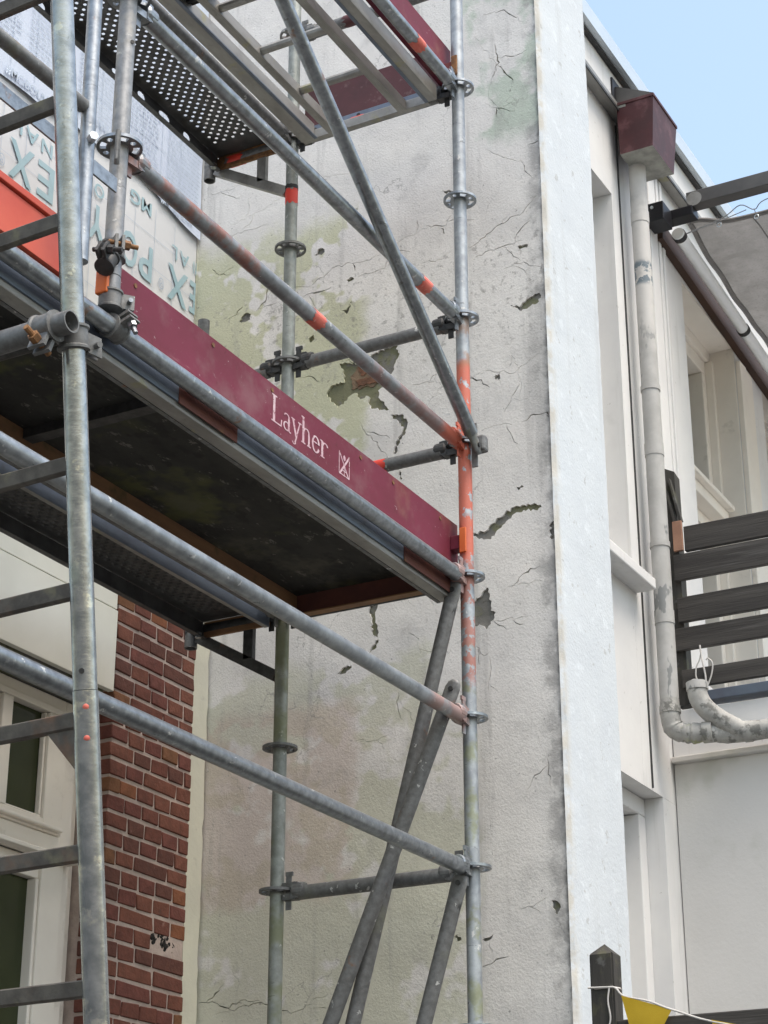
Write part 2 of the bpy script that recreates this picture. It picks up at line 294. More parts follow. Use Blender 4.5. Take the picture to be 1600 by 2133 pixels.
def letters(name, txt, x0, x1, z0, z1, y, m, parent, flip=False, bold=0.0):
    """one printed character/word fitted to a rectangle on a wall that faces -Y (flip: printed upside down)"""
    cu = bpy.data.curves.new(name, 'FONT'); cu.body = txt; cu.size = 1; cu.offset = bold; cu.resolution_u = 3
    o = bpy.data.objects.new('tmp', cu); col.objects.link(o); dg = bpy.context.evaluated_depsgraph_get()
    me = bpy.data.meshes.new_from_object(o.evaluated_get(dg)); bpy.data.objects.remove(o)
    xs = [v.co.x for v in me.vertices]; ys = [v.co.y for v in me.vertices]; ax, bx, ay, by = min(xs), max(xs), min(ys), max(ys)
    for v in me.vertices:
        s = (v.co.x-ax)/(bx-ax); t = (v.co.y-ay)/(by-ay)
        if flip: s, t = 1-s, 1-t
        v.co = (x0+s*(x1-x0), y, z0+t*(z1-z0))
    return link(name, me, m, parent, (x0, y, z0))
mat('light_block_sheet', (.14, .14, .135), None, 9, .8, 0, .1, 60)  # for the added light-blocking sheet over the lower perforated deck
mat('standard_grey', (.32, .325, .33), (.21, .215, .22), 40, .5, .5, .12, 120, [STAIN, SPL, SCR, dict(RUST, lo=.64), dict(c=(.36, .34, .30), scale=9, lo=.5, hi=.65, amt=.5, dull=1)])

# ================================================================== SETTING
def sheet(name, x0, x1, y0, y1, z, m):
    bm = bmesh.new(); bm.faces.new([bm.verts.new(p) for p in ((x0, y0, z), (x1, y0, z), (x1, y1, z), (x0, y1, z))]); o = link(name, bm_mesh(bm), m); o['kind'] = 'structure'; return o
sheet('ground', -300, 300, -300, 300, 0, 'ground_paving')

# ================================================================== HOUSE
house = thing('plastered_house', (.6, 1.4, 0), 'old grey plastered house with cracked end wall, white corner pilaster and flat roof', 'house')
HOLES={
'A': [(0.84, 5.293), (0.756, 5.274), (0.707, 5.276), (0.678, 5.298), (0.62, 5.312), (0.577, 5.315), (0.565, 5.259), (0.585, 5.226), (0.599, 5.187), (0.62, 5.164), (0.63, 5.133), (0.659, 5.126), (0.651, 5.086), (0.63, 5.058), (0.609, 5.03), (0.64, 5.035), (0.695, 5.059), (0.705, 5.113), (0.739, 5.107), (0.765, 5.142), (0.789, 5.134), (0.818, 5.103), (0.848, 5.093), (0.868, 5.124), (0.895, 5.154), (0.893, 5.182), (0.869, 5.203), (0.817, 5.201), (0.815, 5.231)] ,
'B': [(0.602, 5.004), (0.55, 4.997), (0.526, 4.954), (0.536, 4.911), (0.553, 4.89), (0.567, 4.867), (0.581, 4.829), (0.594, 4.834), (0.578, 4.884), (0.55, 4.93), (0.559, 4.957), (0.587, 4.983)] ,
'B2': [(0.569, 4.765), (0.563, 4.76), (0.552, 4.716), (0.558, 4.713)] ,
'C': [(0.251, 4.427), (0.207, 4.422), (0.158, 4.46), (0.118, 4.486), (0.065, 4.501), (-0.004, 4.498), (-0.033, 4.476), (-0.016, 4.464), (0.04, 4.478), (0.088, 4.467), (0.119, 4.439), (0.159, 4.408), (0.177, 4.386), (0.216, 4.398), (0.251, 4.414)] ,
'D': [(0.266, 4.145), (0.248, 4.15), (0.199, 4.196), (0.187, 4.156), (0.184, 4.101), (0.165, 4.089), (0.186, 4.048), (0.203, 4.03), (0.224, 4.05), (0.252, 4.051), (0.267, 4.062)] ,
'E': [(0.071, 5.358), (0.03, 5.343), (-0.011, 5.369), (-0.057, 5.383), (-0.065, 5.369), (-0.046, 5.337), (-0.019, 5.334), (0.022, 5.322), (0.039, 5.341)] ,
'F': [(0.156, 5.064), (0.124, 5.076), (0.12, 5.051), (0.129, 5.042)] ,
'G': [(-0.067, 4.401), (-0.083, 4.408), (-0.084, 4.339), (-0.068, 4.338)] ,
'H': [(0.067, 4.579), (0.045, 4.583), (0.037, 4.573), (0.059, 4.563)] ,
'I': [(0.7, 4.214), (0.663, 4.225), (0.668, 4.191), (0.672, 4.149), (0.658, 4.096), (0.663, 4.078), (0.69, 4.106), (0.69, 4.144), (0.703, 4.185)] ,
'J': [(0.699, 4.027), (0.677, 4.052), (0.66, 4.069), (0.677, 4.031), (0.695, 4.022)] ,
'V': [(0.989, 5.45), (0.967, 5.462), (0.96, 5.438), (0.981, 5.416)] ,
'K': [(0.839, 3.961), (0.802, 3.981), (0.776, 3.985), (0.786, 3.967), (0.802, 3.955), (0.833, 3.958)] ,
'M': [(-0.021, 3.001), (-0.043, 2.996), (-0.054, 2.975), (-0.039, 2.95), (-0.03, 2.969)] ,
'N': [(0.245, 2.892), (0.219, 2.898), (0.203, 2.907), (0.21, 2.893), (0.238, 2.885)] ,
'N2': [(0.356, 2.911), (0.345, 2.918), (0.326, 2.899), (0.336, 2.895)] ,
'O': [(1.339, 5.627), (1.316, 5.656), (1.279, 5.646), (1.284, 5.619), (1.332, 5.614)] ,
'P': [(0.968, 5.847), (0.939, 5.872), (0.919, 5.857), (0.933, 5.835)] ,
'Q': [(0.831, 5.539), (0.809, 5.538), (0.786, 5.575), (0.797, 5.53), (0.814, 5.517)] ,
'R': [(0.363, 5.984), (0.33, 5.976), (0.313, 5.963), (0.341, 5.957)] ,
'T': [(0.031, 5.62), (-0.016, 5.614), (-0.011, 5.602), (0.024, 5.605)] ,
'U': [(0.81, 5.681), (0.779, 5.684), (0.774, 5.674), (0.798, 5.668)] ,
}
CRACKS=[
[(1.029, 5.655), (0.966, 5.661), (0.884, 5.666)] ,
[(0.758, 5.68), (0.656, 5.685), (0.606, 5.685)] ,
[(1.406, 5.644), (1.334, 5.667)] ,
[(1.261, 5.652), (1.202, 5.666), (1.118, 5.66)] ,
[(0.206, 4.845), (0.13, 4.852), (0.078, 4.842)] ,
[(0.039, 4.846), (-0.012, 4.866), (-0.082, 4.862)] ,
[(0.227, 5.615), (0.152, 5.638), (0.067, 5.64), (0.008, 5.641)] ,
[(0.466, 5.662), (0.367, 5.654), (0.328, 5.681)] ,
[(1.04, 5.283), (0.959, 5.257), (0.929, 5.23)] ,
[(0.83, 5.305), (0.723, 5.269)] ,
[(0.504, 5.115), (0.407, 5.106)] ,
[(1.558, 6.324), (1.481, 6.308), (1.393, 6.306), (1.257, 6.332)] ,
[(1.497, 6.071), (1.372, 6.066), (1.237, 6.068), (1.2, 6.062)] ,
[(0.077, 5.162), (0.046, 5.091), (0.035, 4.984), (0.044, 4.904)] ,
[(0.162, 6.119), (0.056, 6.039), (-0.008, 6.008)] ,
[(0.157, 6.342), (0.092, 6.289), (0.015, 6.318)] ,
[(1.431, 2.762), (1.363, 2.769), (1.289, 2.739), (1.237, 2.764), (1.154, 2.756)] ,
[(0.098, 2.982), (0.034, 2.997), (-0.003, 3.016)] ,
[(-0.036, 2.935), (-0.053, 2.901), (-0.066, 2.883)] ,
[(0.194, 3.918), (0.192, 3.862), (0.201, 3.79)] ,
[(0.469, 4.262), (0.419, 4.165), (0.399, 4.123)] ,
[(0.252, 3.974), (0.217, 3.931), (0.198, 3.937)] ,
[(0.789, 3.664), (0.748, 3.683), (0.697, 3.67), (0.615, 3.686)] ,
[(0.532, 4.089), (0.487, 4.042), (0.482, 3.975)] ,
[(0.574, 3.848), (0.578, 3.792), (0.558, 3.733)] ,
[(0.249, 2.797), (0.194, 2.82), (0.148, 2.825)] ,
[(0.93, 2.711), (0.887, 2.711), (0.851, 2.691)] ,
[(0.807, 4.682), (0.721, 4.674), (0.634, 4.676)] ,
[(0.129, 4.17), (0.06, 4.186), (-0.027, 4.179)] ,
[(-0.032, 6.081), (-0.095, 6.083)] ,
[(0.157, 6.793), (0.057, 6.781), (-0.029, 6.688)] ,
[(0.105, 6.626), (0.086, 6.522), (0.121, 6.462)] ,
[(1.491, 5.923), (1.452, 5.884), (1.39, 5.871)] ,
[(0.442, 5.835), (0.343, 5.81), (0.321, 5.856)] ,
[(1.118, 5.632), (1.092, 5.534)] ,
[(0.091, 5.532), (0.007, 5.541), (-0.074, 5.486)] ,
[(-0.021, 3.506), (-0.036, 3.399)] ,
[(0.21, 4.071), (0.132, 4.053), (0.035, 4.049)] ,
]
rnd = random.Random(3)
def crack_poly(pl):
    up, dn = [], []; wk = rnd.choice((.45, .6, .8, 1.0, 1.5, 2.3))
    pts = []
    for a, b in zip(pl, pl[1:]):
        a, b = Vector(a), Vector(b); n = max(2, int((b-a).length/.016))
        for k in range(n): pts.append(a.lerp(b, k/n) + Vector((rnd.uniform(-1, 1), rnd.uniform(-1, 1)))*(.007 if (pts and k) else 0))
    pts.append(Vector(pl[-1]))
    for i, q in enumerate(pts):
        d = pts[min(i+1, len(pts)-1)] - pts[max(i-1, 0)]; nn = Vector((-d.y, d.x)).normalized()
        wd = .0003 + wk*rnd.uniform(.0004, .0017)*math.sin(math.pi*min(1, max(0, (i+.5)/len(pts))))
        up.append(q + nn*wd); dn.append(q - nn*wd)
    return [(v.x, v.y) for v in up + dn[::-1]]
from mathutils.geometry import delaunay_2d_cdt
from mathutils import noise as mnoise
def inside(p, poly):
    c = False; x, y = p; n = len(poly); k = n-1
    for q in range(n):
        xi, yi = poly[q]; xk, yk = poly[k]
        if (yi > y) != (yk > y) and x < (xk-xi)*(y-yi)/(yk-yi)+xi: c = not c
        k = q
    return c
YR = 1.60
def px_free(): pass
LONG = [[(1.26, 5.66), (1.10, 5.72), (.98, 5.70), (.86, 5.76), (.70, 5.745), (.55, 5.80), (.42, 5.83)], [(.30, 5.07), (.18, 5.10), (.06, 5.06), (-.05, 5.12)], [(1.40, 6.12), (1.22, 6.15), (1.02, 6.24), (.80, 6.20)],
        [(.26, 5.66), (.12, 5.74), (.0, 5.77), (-.07, 5.83)], [(.74, 5.0), (.66, 4.88), (.60, 4.80)], [(.56, 4.70), (.53, 4.55), (.56, 4.42), (.52, 4.30), (.545, 4.2)], [(.20, 6.70), (.10, 6.52), (.14, 6.38), (.05, 6.2)], [(1.35, 2.72), (1.15, 2.75), (1.02, 2.70), (.86, 2.76)]]
CRACKS += LONG
def branches(pl):
    out = []
    for a, b in zip(pl, pl[1:]):
        a, b = Vector(a), Vector(b); d = b-a
        if d.length > .05 and rnd.random() < .55:
            p = a.lerp(b, rnd.uniform(.2, .8)); an = math.atan2(d.y, d.x) + rnd.choice((-1, 1))*rnd.uniform(.5, 1.2); L_ = rnd.uniform(.04, .14)
            q = p + Vector((math.cos(an), math.sin(an)))*L_*.5; an += rnd.uniform(-.6, .6); r_ = q + Vector((math.cos(an), math.sin(an)))*L_*.5
            out.append([tuple(p), tuple(q), tuple(r_)])
    return out
CRACKS += [b for c in list(CRACKS) for b in branches(c)]
CRACKS = [[(min(1.57, max(-.075, a)), b) for a, b in c] for c in CRACKS]
outl = [(-.086 + rnd.uniform(-.004, .004), 9.5 - i*.05) for i in range(191)] + [(YR, 0), (YR, 9.5)]
holes = [jag(h, .0065, .0085, rnd) for h in HOLES.values()] + [crack_poly(c) for c in CRACKS]
V2 = []; E2 = []
for lp in [outl] + holes:
    o_ = len(V2); V2 += [Vector(p) for p in lp]; E2 += [(o_+k, o_+(k+1) % len(lp)) for k in range(len(lp))]
zz = 1.6
while zz < 8.4:
    yy = -.06
    while yy < YR-.02:
        V2.append(Vector((yy+rnd.uniform(-.008, .008), zz+rnd.uniform(-.008, .008)))); yy += .03
    zz += .03
cv_, ce_, cf_ = delaunay_2d_cdt(V2, E2, [], 0, 1e-5)[:3]
bbs = [(min(p[0] for p in h), max(p[0] for p in h), min(p[1] for p in h), max(p[1] for p in h), h) for h in holes]
bm = bmesh.new(); bs_ = bmesh.new()
def relief(a, b): return .008*mnoise.noise((a*1.1, b*1.1, 3.3)) + .004*mnoise.noise((a*4, b*4, 1.7)) + .0012*mnoise.noise((a*14, b*14, .7))
fv = [bm.verts.new((.58 + relief(v.x, v.y), v.x, v.y)) for v in cv_]; sv = [bs_.verts.new((.5892 + .0025*mnoise.noise((v.x*30, v.y*30, 2)) + relief(v.x, v.y), v.x, v.y)) for v in cv_]
for t in cf_:
    c = sum((cv_[k] for k in t), Vector((0, 0)))/3
    if not inside(c, outl): continue
    bs_.faces.new([sv[k] for k in t])
    if any(a <= c.x <= b and e <= c.y <= f and inside(c, h) for a, b, e, f, h in bbs): continue
    bm.faces.new([fv[k] for k in t])
bmesh.ops.delete(bm, geom=[v for v in bm.verts if not v.link_faces], context='VERTS')
bmesh.ops.recalc_face_normals(bm, faces=bm.faces)
be = [e for e in bm.edges if e.is_boundary]
ex = bmesh.ops.extrude_edge_only(bm, edges=be)
for v in ex['geom']:
    if isinstance(v, bmesh.types.BMVert): v.co.x += .0118
endw = link('end_wall', bm_mesh(bm), 'old_plaster', house, (.58, .7, 0), True); endw.data.set_sharp_from_angle(angle=R(40))
setp(endw, 'cracked grey plaster wall with flaked patches')
bmesh.ops.delete(bs_, geom=[v for v in bs_.verts if not v.link_faces], context='VERTS'); link('bare_masonry', bm_mesh(bs_), 'bare_render', endw, (.586, .7, 0), True); box('masonry_core', (.615, -.08, 0), (.64, 1.60, 9.5), 'bare_render', endw)
mn = plate('mortar_patch', [jag([(.63, 5.17), (.70, 5.155), (.785, 5.165), (.79, 5.225), (.76, 5.262), (.69, 5.25), (.64, 5.232)], .008, .012, rnd)], lambda a, b, d: Vector((.5855+relief(a, b)+d, a, b)), .01, 'exposed_mortar', endw)
for pg in ([(.675, 5.222), (.74, 5.215), (.752, 5.262), (.70, 5.272), (.672, 5.25)], [(.66, 5.172), (.755, 5.168), (.765, 5.198), (.655, 5.203)]):
    plate('brick', [jag(pg, .005, .012, rnd)], lambda a, b, d: Vector((.5825+relief(a, b)+d, a, b)), .01, 'exposed_brick', endw)
plate('brick', [jag([(.015, 3.87), (.055, 3.865), (.06, 3.925), (.02, 3.93)], .006, .012, rnd)], lambda a, b, d: Vector((.5835+relief(a, b)+d, a, b)), .01, 'exposed_brick', endw)
# pilaster: ragged corner, slightly proud of the plaster
bm = bmesh.new(); zs = [i*.045 for i in range(212)]; rows = []
for z in zs:
    j = rnd.uniform(-.006, .006) + .008*mnoise.noise((z*2.3, 1, 1)) + .006*mnoise.noise((z*8, 2, 1)); j2 = rnd.uniform(-.003, .003) + .005*mnoise.noise((z*2, 5, 1))
    rows.append([bm.verts.new(p) for p in ((.64, -.07, z), (.592, -.083, z), (.566+j, -.088+j*.5, z), (.580+j, -.099, z), (.72, -.1+rnd.uniform(-.0015, .0015), z), (.9, -.1+rnd.uniform(-.0015, .0015), z), (1.088+j2, -.1, z), (1.10+j2, -.088, z), (1.10, .3, z), (.64, .3, z))])
for a, b in zip(rows, rows[1:]):
    for k in range(10): bm.faces.new((a[k], a[(k+1) % 10], b[(k+1) % 10], b[k]))
bm.faces.new(rows[0]); bm.faces.new(rows[-1])
o = link('pilaster', bm_mesh(bm), 'white_render', house, (.85, -.1, 0), True); o.data.set_sharp_from_angle(angle=R(35))
# rear wall A: core behind membrane, board, brick pier
box('facade_core', (-4, 1.605, 4.3), (.592, 2.2, 9.5), 'bare_render', house)
pier = box('brick_pier', (-.054, 1.414, 0), (.454, 1.75, 4.28), 'mortar', house); setp(pier, 'dark red brick pier with pale mortar')
bvar = []
for w_ in (.098, .205):
    for v in range(3):
        bm = bmesh.new(); bm_box(bm, (0, 0, 0), (w_, .10, .052))
        for q in bm.verts: q.co += Vector((rnd.uniform(-.004, .004), rnd.uniform(-.003, .003), rnd.uniform(-.0035, .0035)))
        bmesh.ops.bevel(bm, geom=list(bm.edges), offset=.003, segments=1, affect='EDGES'); bvar.append((w_, bm_mesh(bm, 'brick')))
meshes = {}
def brick(x, z, wd, mi):
    base = rnd.choice([b for b in bvar if b[0] == (.098 if wd < .15 else .205)])
    key = (base[1].name, mi)
    if key not in meshes:
        me = base[1].copy(); me.materials.append(MATS['brick_%d' % mi]); meshes[key] = me
    o = bpy.data.objects.new('brick', meshes[key]); col.objects.link(o); o.parent = pier; o.location = Vector((x, 1.409+rnd.uniform(-.002, .002), z)) - origin(pier)
    o.scale = (wd/base[0], 1, 1)
zc = 1.62; row = 0
while zc < 4.22:
    x = -.06; stretch = row % 2 == 0; first = True
    while x < .455:
        if first: wd = .098 if row % 2 else .05 + .1*rnd.random()
        else: wd = .098 if rnd.random() < (.86 if row % 3 else .45) else .205
        first = False
        if x+wd > .425: wd = .457-x
        if not (2.90 < zc < 2.97 and .24 < x < .40):
            brick(x, zc, wd, rnd.choices(range(6), (7, 7, 4, 1, 4, 1))[0])
        x += wd + .0105
    zc += .0645; row += 1
lz = 2.945
bm = bmesh.new()
for i in range(38):
    c = Vector((.325+rnd.gauss(0, .038), 1.4135+rnd.uniform(0, .004), lz+rnd.gauss(0, .016))); s_ = rnd.uniform(.004, .013)
    bmesh.ops.create_icosphere(bm, subdivisions=1, radius=s_, matrix=Matrix.Translation(c) @ Matrix.Rotation(rnd.uniform(0, 3), 4, 'Y') @ Matrix.Diagonal((rnd.uniform(.8, 2.2), .45, rnd.uniform(.5, 1), 1)))
link('mortar_crumbs', bm_mesh(bm), 'soot', pier, (.33, 1.41, lz))['kind'] = 'stuff'
bm = bmesh.new(); rows = []
for i in range(96):
    z = i*.045; j = rnd.uniform(-.005, .005)
    rows.append([bm.verts.new(p) for p in ((.462, 1.60, z), (.460+rnd.uniform(-.003, .003), 1.418, z), (.567+j, 1.420, z), (.567+j, 1.60, z))])
for a, b in zip(rows, rows[1:]):
    for k in range(4): bm.faces.new((a[k], a[(k+1) % 4], b[(k+1) % 4], b[k]))
link('corner_strip', bm_mesh(bm), 'cream_strip', house, (.5, 1.42, 0))
box('cream_panel', (-3.6, 1.375, 3.775), (-.11, 1.40, 4.085), 'cream_board', house, .002)
box('cream_panel', (-3.6, 1.38, 4.092), (-.11, 1.402, 4.45), 'cream_board', house, .002)
box('panel_core', (-3.6, 1.41, 3.74), (-.13, 1.62, 4.32), 'bare_render', house)
# left window
win = box('window', (-1.9, 1.60, 1.0), (-.075, 1.68, 3.735), 'cream_paint', house); setp(win, 'cream framed window with dark panes below the scaffold')
def fbox(a, b, m='cream_paint', bev=.004, nm='window_frame', par=win): return box(nm, a, b, m, par, bev)
fbox((-.19, 1.52, 1.0), (-.118, 1.62, 3.735)); fbox((-.118, 1.545, 1.0), (-.065, 1.63, 3.735)); fbox((-1.9, 1.52, 3.69), (-.19, 1.60, 3.735))
# upper casement
fbox((-1.9, 1.50, 3.663), (-.2, 1.585, 3.688)); fbox((-.305, 1.50, 3.235), (-.2, 1.585, 3.662)); fbox((-.565, 1.50, 3.279), (-.511, 1.585, 3.662)); fbox((-1.9, 1.50, 3.235), (-.306, 1.585, 3.278))
fbox((-1.9, 1.478, 3.243), (-.215, 1.499, 3.256), nm='drip_bar')
for x0, x1 in ((-.511, -.305), (-.80, -.565), (-1.06, -.86)): box('pane', (x0+.001, 1.535, 3.28), (x1-.001, 1.545, 3.661), 'dark_glass', win)
fbox((-.86, 1.50, 3.279), (-.80, 1.585, 3.662))
for x0, x1 in ((-.511, -.305), (-.80, -.565)):
    fbox((x0+.002, 1.512, 3.28), (x1-.002, 1.534, 3.290), nm='glazing_bead'); fbox((x1-.012, 1.512, 3.291), (x1-.002, 1.534, 3.66), nm='glazing_bead')
fbox((-1.9, 1.512, 3.16), (-.19, 1.60, 3.234)); fbox((-1.9, 1.455, 3.142), (-.135, 1.515, 3.159), nm='window_sill')
# lower sash
fbox((-1.9, 1.515, 3.07), (-.19, 1.59, 3.14)); fbox((-.294, 1.50, 1.0), (-.175, 1.59, 3.135)); fbox((-.312, 1.507, 1.0), (-.296, 1.55, 3.068), nm='glazing_bead')
box('pane', (-1.2, 1.545, 1.0), (-.30, 1.555, 3.068), 'dark_glass', win)
# ---- side wall C with openings (faces -Y)
WC = .02
def wseg(x0, x1, z0, z1): box('wall', (x0, WC, z0), (x1, .36, z1), 'white_paint', house)
wseg(1.101, 1.20, 0, 6.9); wseg(1.2005, 1.64, 6.455, 6.9); wseg(1.2005, 1.64, 3.67, 4.56); wseg(1.6405, 2.55, 3.671, 6.9); wseg(1.8505, 2.2, 0, 3.67)
wseg(2.5505, 3.33, 6.46, 6.9); wseg(2.5505, 6.5, 3.9, 4.35); wseg(3.3305, 3.78, 4.3505, 6.9); wseg(3.7805, 4.55, 6.46, 6.9); wseg(4.5505, 6.5, 4.3505, 6.9)
w1 = box('window', (1.2, .27, 4.56), (1.64, .30, 6.455), 'grey_glass', house)
for a, b in (((1.201, .15, 6.37), (1.639, .27, 6.454)), ((1.56, .15, 4.57), (1.639, .27, 6.369)), ((1.201, .17, 4.57), (1.559, .27, 4.64)), ((1.36, .19, 4.641), (1.42, .268, 6.369))): fbox(a, b, 'white_paint', .005, par=w1)
sl = box('window_sill', (1.101, -.07, 4.505), (1.675, .20, 4.555), 'white_paint', w1, .006); 
w2 = box('window', (1.2, .24, .8), (1.85, .27, 3.67), 'white_paint', house)
for a, b in (((1.201, .10, 3.595), (1.849, .24, 3.669)), ((1.775, .10, .8), (1.849, .24, 3.594))): fbox(a, b, 'white_paint', .005, par=w2)
for a, b in (((1.201, .17, 3.53), (1.774, .24, 3.594)), ((1.70, .17, .8), (1.774, .24, 3.529))): fbox(a, b, 'white_paint', .005, par=w2)
for x0, x1 in ((2.55, 3.33), (3.78, 4.55)):
    ww = box('window', (x0+.03, .30, 4.35), (x1-.03, .31, 6.46), 'grey_glass', house)
    for a, b in (((x0+.001, .15, 6.38), (x1-.001, .29, 6.459)), ((x1-.045, .13, 4.36), (x1-.013, .29, 6.379)), ((x0+.001, .15, 4.36), (x0+.08, .29, 6.379)),
                 ((x0+.081, .17, 6.30), (x1-.046, .28, 6.379)), ((x1-.10, .17, 4.36), (x1-.046, .28, 6.299)), ((x0+.081, .10, 5.44), (x1-.046, .28, 5.50)), ((x0+.081, .065, 5.501), (x1-.046, .28, 5.525)), ((x0+.081, .17, 5.37), (x1-.101, .28, 5.439))): fbox(a, b, 'cream_paint', .005, par=ww)
    box('jamb_liner', (x1-.0125, .0225, 4.36), (x1-.0015, .149, 6.44), 'cream_paint', ww); box('head_liner', (x0+.002, .0225, 6.441), (x1-.0015, .149, 6.4585), 'cream_paint', ww)
    box('jamb_board', (x1+.002, WC-.028, 4.36), (x1+.10, WC-.001, 6.37), 'cream_paint', house, .004); box('jamb_board', (x1+.102, WC-.02, 4.36), (x1+.22, WC-.001, 6.37), 'cream_paint', house, .004)
for x0 in (2.10, 2.215, 2.27):
    box('cover_strip', (x0, WC-.014, 4.36), (x0+(.1 if x0 == 2.10 else .035), WC-.001, 6.88), 'white_paint', house, .005)
# ---- eaves
rf = box('roof', (1.101, -.02, 6.935), (6.5, 4, 7.10), 'white_paint', house)
box('fascia_batten', (1.101, -.035, 6.901), (6.5, .3, 6.934), 'aluminium_beam', rf); box('drip_line', (1.101, -.042, 6.887), (6.5, -.036, 6.90), 'dark_steel', rf)
box('metal_trim', (1.101, -.075, 7.112), (6.5, 4, 7.20), 'zinc', rf); box('trim_shadow_gap', (1.101, -.045, 7.101), (6.5, 4, 7.111), 'dark_steel', rf)
# ---- annex with terrace on top (faces -X)
annex = thing('house_annex', (2.5, -1.5, 0), 'pale rendered single storey annex wall beneath the terrace fence', 'annex')
box('annex_wall', (2.0, -4.0, 0), (5.5, .015, 3.842), 'render_wall', annex); box('annex_ledge', (1.965, -4.0, 3.843), (5.5, .015, 3.868), 'render_wall', annex, .004)
box('terrace_edge', (2.0, -4.0, 3.869), (5.5, .015, 4.075), 'white_paint', annex)

# ================================================================== MEMBRANE
wrap = thing('house_wrap', (0, 1.57, 4.3), 'pale printed building membrane stapled to the wall behind the scaffold', 'membrane')
def wavy(name, x0, x1, zb, zt, y, m, par, droop):
    bm = bmesh.new(); n = 60; rows = []
    for i in range(n+1):
        s = i/n; x = x0+(x1-x0)*s; z0 = zb(x); rows.append([bm.verts.new((x, y + .004*math.sin(9*x+3*t)*math.sin(7*t+x*2), z0+(zt-z0)*t/10)) for t in range(11)])
    for a, b in zip(rows, rows[1:]):
        for k in range(10): bm.faces.new((a[k], b[k], b[k+1], a[k+1]))
    return link(name, bm_mesh(bm), m, par, (x0, y, zt), True)
wavy('lower_sheet', -4, .575, lambda x: 4.33, 9.4, 1.57, 'membrane', wrap, 0)
wavy('upper_sheet', -4, .577, lambda x: 6.145 - (0 if x < .1 else .055*min(1, (x-.1)/.35)) + .012*math.sin(x*7) - (.06 if x < -.35 else 0)*min(1, (-.35-x)/.2 if x < -.35 else 0), 9.3, 1.556, 'membrane_upper', wrap, 0)
def word(txt, x0, x1, z0, z1, m, flip=False, bold=.0, y=1.5645): return letters('lettering', txt, x0, x1, z0, z1, y, m, wrap, flip, bold)
zb, zt = 5.70, 5.866
for ch, a, b in (('P', .152, .247), ('O', .022, .138), ('L', -.075, .0), ('Y', -.205, -.085), ('E', -.535, -.432), ('X', -.71, -.56), ('E', .531, .574), ('X', .362, .515)): word(ch, a, b, zb+(.01 if ch in 'LE' else 0), zt, 'teal_print', True, .018)
word('-', -.37, -.29, 5.775, 5.797, 'teal_print', True)
for a in (.298, -.77): word('®', a, a+.04, 5.71, 5.765, 'pale_print', True)
zb, zt = 5.905, 5.968
for ch, a, b in (('O', -.175, -.11), ('R', -.245, -.19), ('I', -.29, -.275), ('G', -.37, -.31), ('I', -.41, -.395), ('N', -.525, -.455), ('A', -.625, -.545), ('L', -.69, -.645), ('A', .445, .515), ('L', .385, .425), ('N', .55, .574)): word(ch, a, b, zb, zt, 'teal_print', True, .012)
word('#MGBOUW', .262, .515, 6.105, 6.14, 'pale_print', False, .02, 1.549); word('#MGBOUW', -.79, -.50, 6.105, 6.15, 'pale_print', False, .02, 1.549)
word('MG', .07, .222, 6.01, 6.075, 'teal_print', True, .02)
word('MGBOUW', -.44, -.12, 6.21, 6.25, 'pale_print', False, .01, 1.549)
def mesh_rects(name, rects, y, m):
    bm = bmesh.new()
    for x0, x1, z0, z1 in rects: bm.faces.new([bm.verts.new(p) for p in ((x0, y, z0), (x1, y, z0), (x1, y, z1), (x0, y, z1))])
    return link(name, bm_mesh(bm), m, wrap, (rects[0][0], y, rects[0][2]))
ln = [(-2.5+i*.145, -2.5+i*.145+.0022, 4.5+.3*(i % 2), 6.07) for i in range(21)] + [(-2.6, .56, 4.62+i*.145, 4.622+i*.145) for i in range(10)]
o = mesh_rects('printed_grid', ln, 1.5655, 'pale_print'); o['kind'] = 'stuff'
ln = [(-2.5+i*.145, -2.5+i*.145+.0022, 6.17, 7.6) for i in range(21)] + [(-2.6, .56, 6.22+i*.145, 6.222+i*.145) for i in range(10)]
o = mesh_rects('printed_grid', ln, 1.551, 'pale_print'); o['kind'] = 'stuff'
rr = random.Random(5); ln = []
for i, xa in [(i, xa) for xa in (-.98, -.66, -.34, -.02, .30) for i in range(13)]:
    x = xa
    while x < xa+.24:
        q = rr.uniform(.01, .035); ln.append((x, x+q, 6.25+i*.022, 6.256+i*.022)); x += q+.008
mesh_rects('printed_text_lines', ln, 1.5495, 'pale_print')['kind'] = 'stuff'
box('shadow_crack_strip', (1.728, .0125, 3.68), (1.734, .0195, 6.88), 'dark_steel', house)  # thin dark strip standing in for the shadowed crack beside the downpipe

# ================================================================== SCAFFOLD
TR = .02415; W = .732
scaf = thing('scaffold', (0, 0, 0), 'grey galvanised ring-lock scaffold of standards, ledgers and braces against the grey wall', 'scaffold')
def ring_loop(r, n, cx=0, cy=0, ph=0): return [(cx+r*math.cos(2*math.pi*k/n+ph), cy+r*math.sin(2*math.pi*k/n+ph)) for k in range(n)]
def sector(a0, a1, r0, r1, n=4): return [(r1*math.cos(a0+(a1-a0)*k/n), r1*math.sin(a0+(a1-a0)*k/n)) for k in range(n+1)] + [(r0*math.cos(a1-(a1-a0)*k/n), r0*math.sin(a1-(a1-a0)*k/n)) for k in range(n+1)]
rl = [ring_loop(.0615, 40), ring_loop(.0244, 20)]
for k in range(4):
    rl.append(ring_loop(.0085, 10, .044*math.cos(k*math.pi/2), .044*math.sin(k*math.pi/2))); a = math.pi/4+k*math.pi/2; rl.append(sector(a-.33, a+.33, .036, .053))
ros0 = plate('rosette', rl, lambda a, b, d: Vector((a, b, d-.0045)), .009, 'galvanised', None, (0, 0, 0))
ros_mesh = ros0.data; ros_dark = ros_mesh.copy(); ros_dark.materials[0] = MATS['galvanised_old']; bpy.data.objects.remove(ros0)
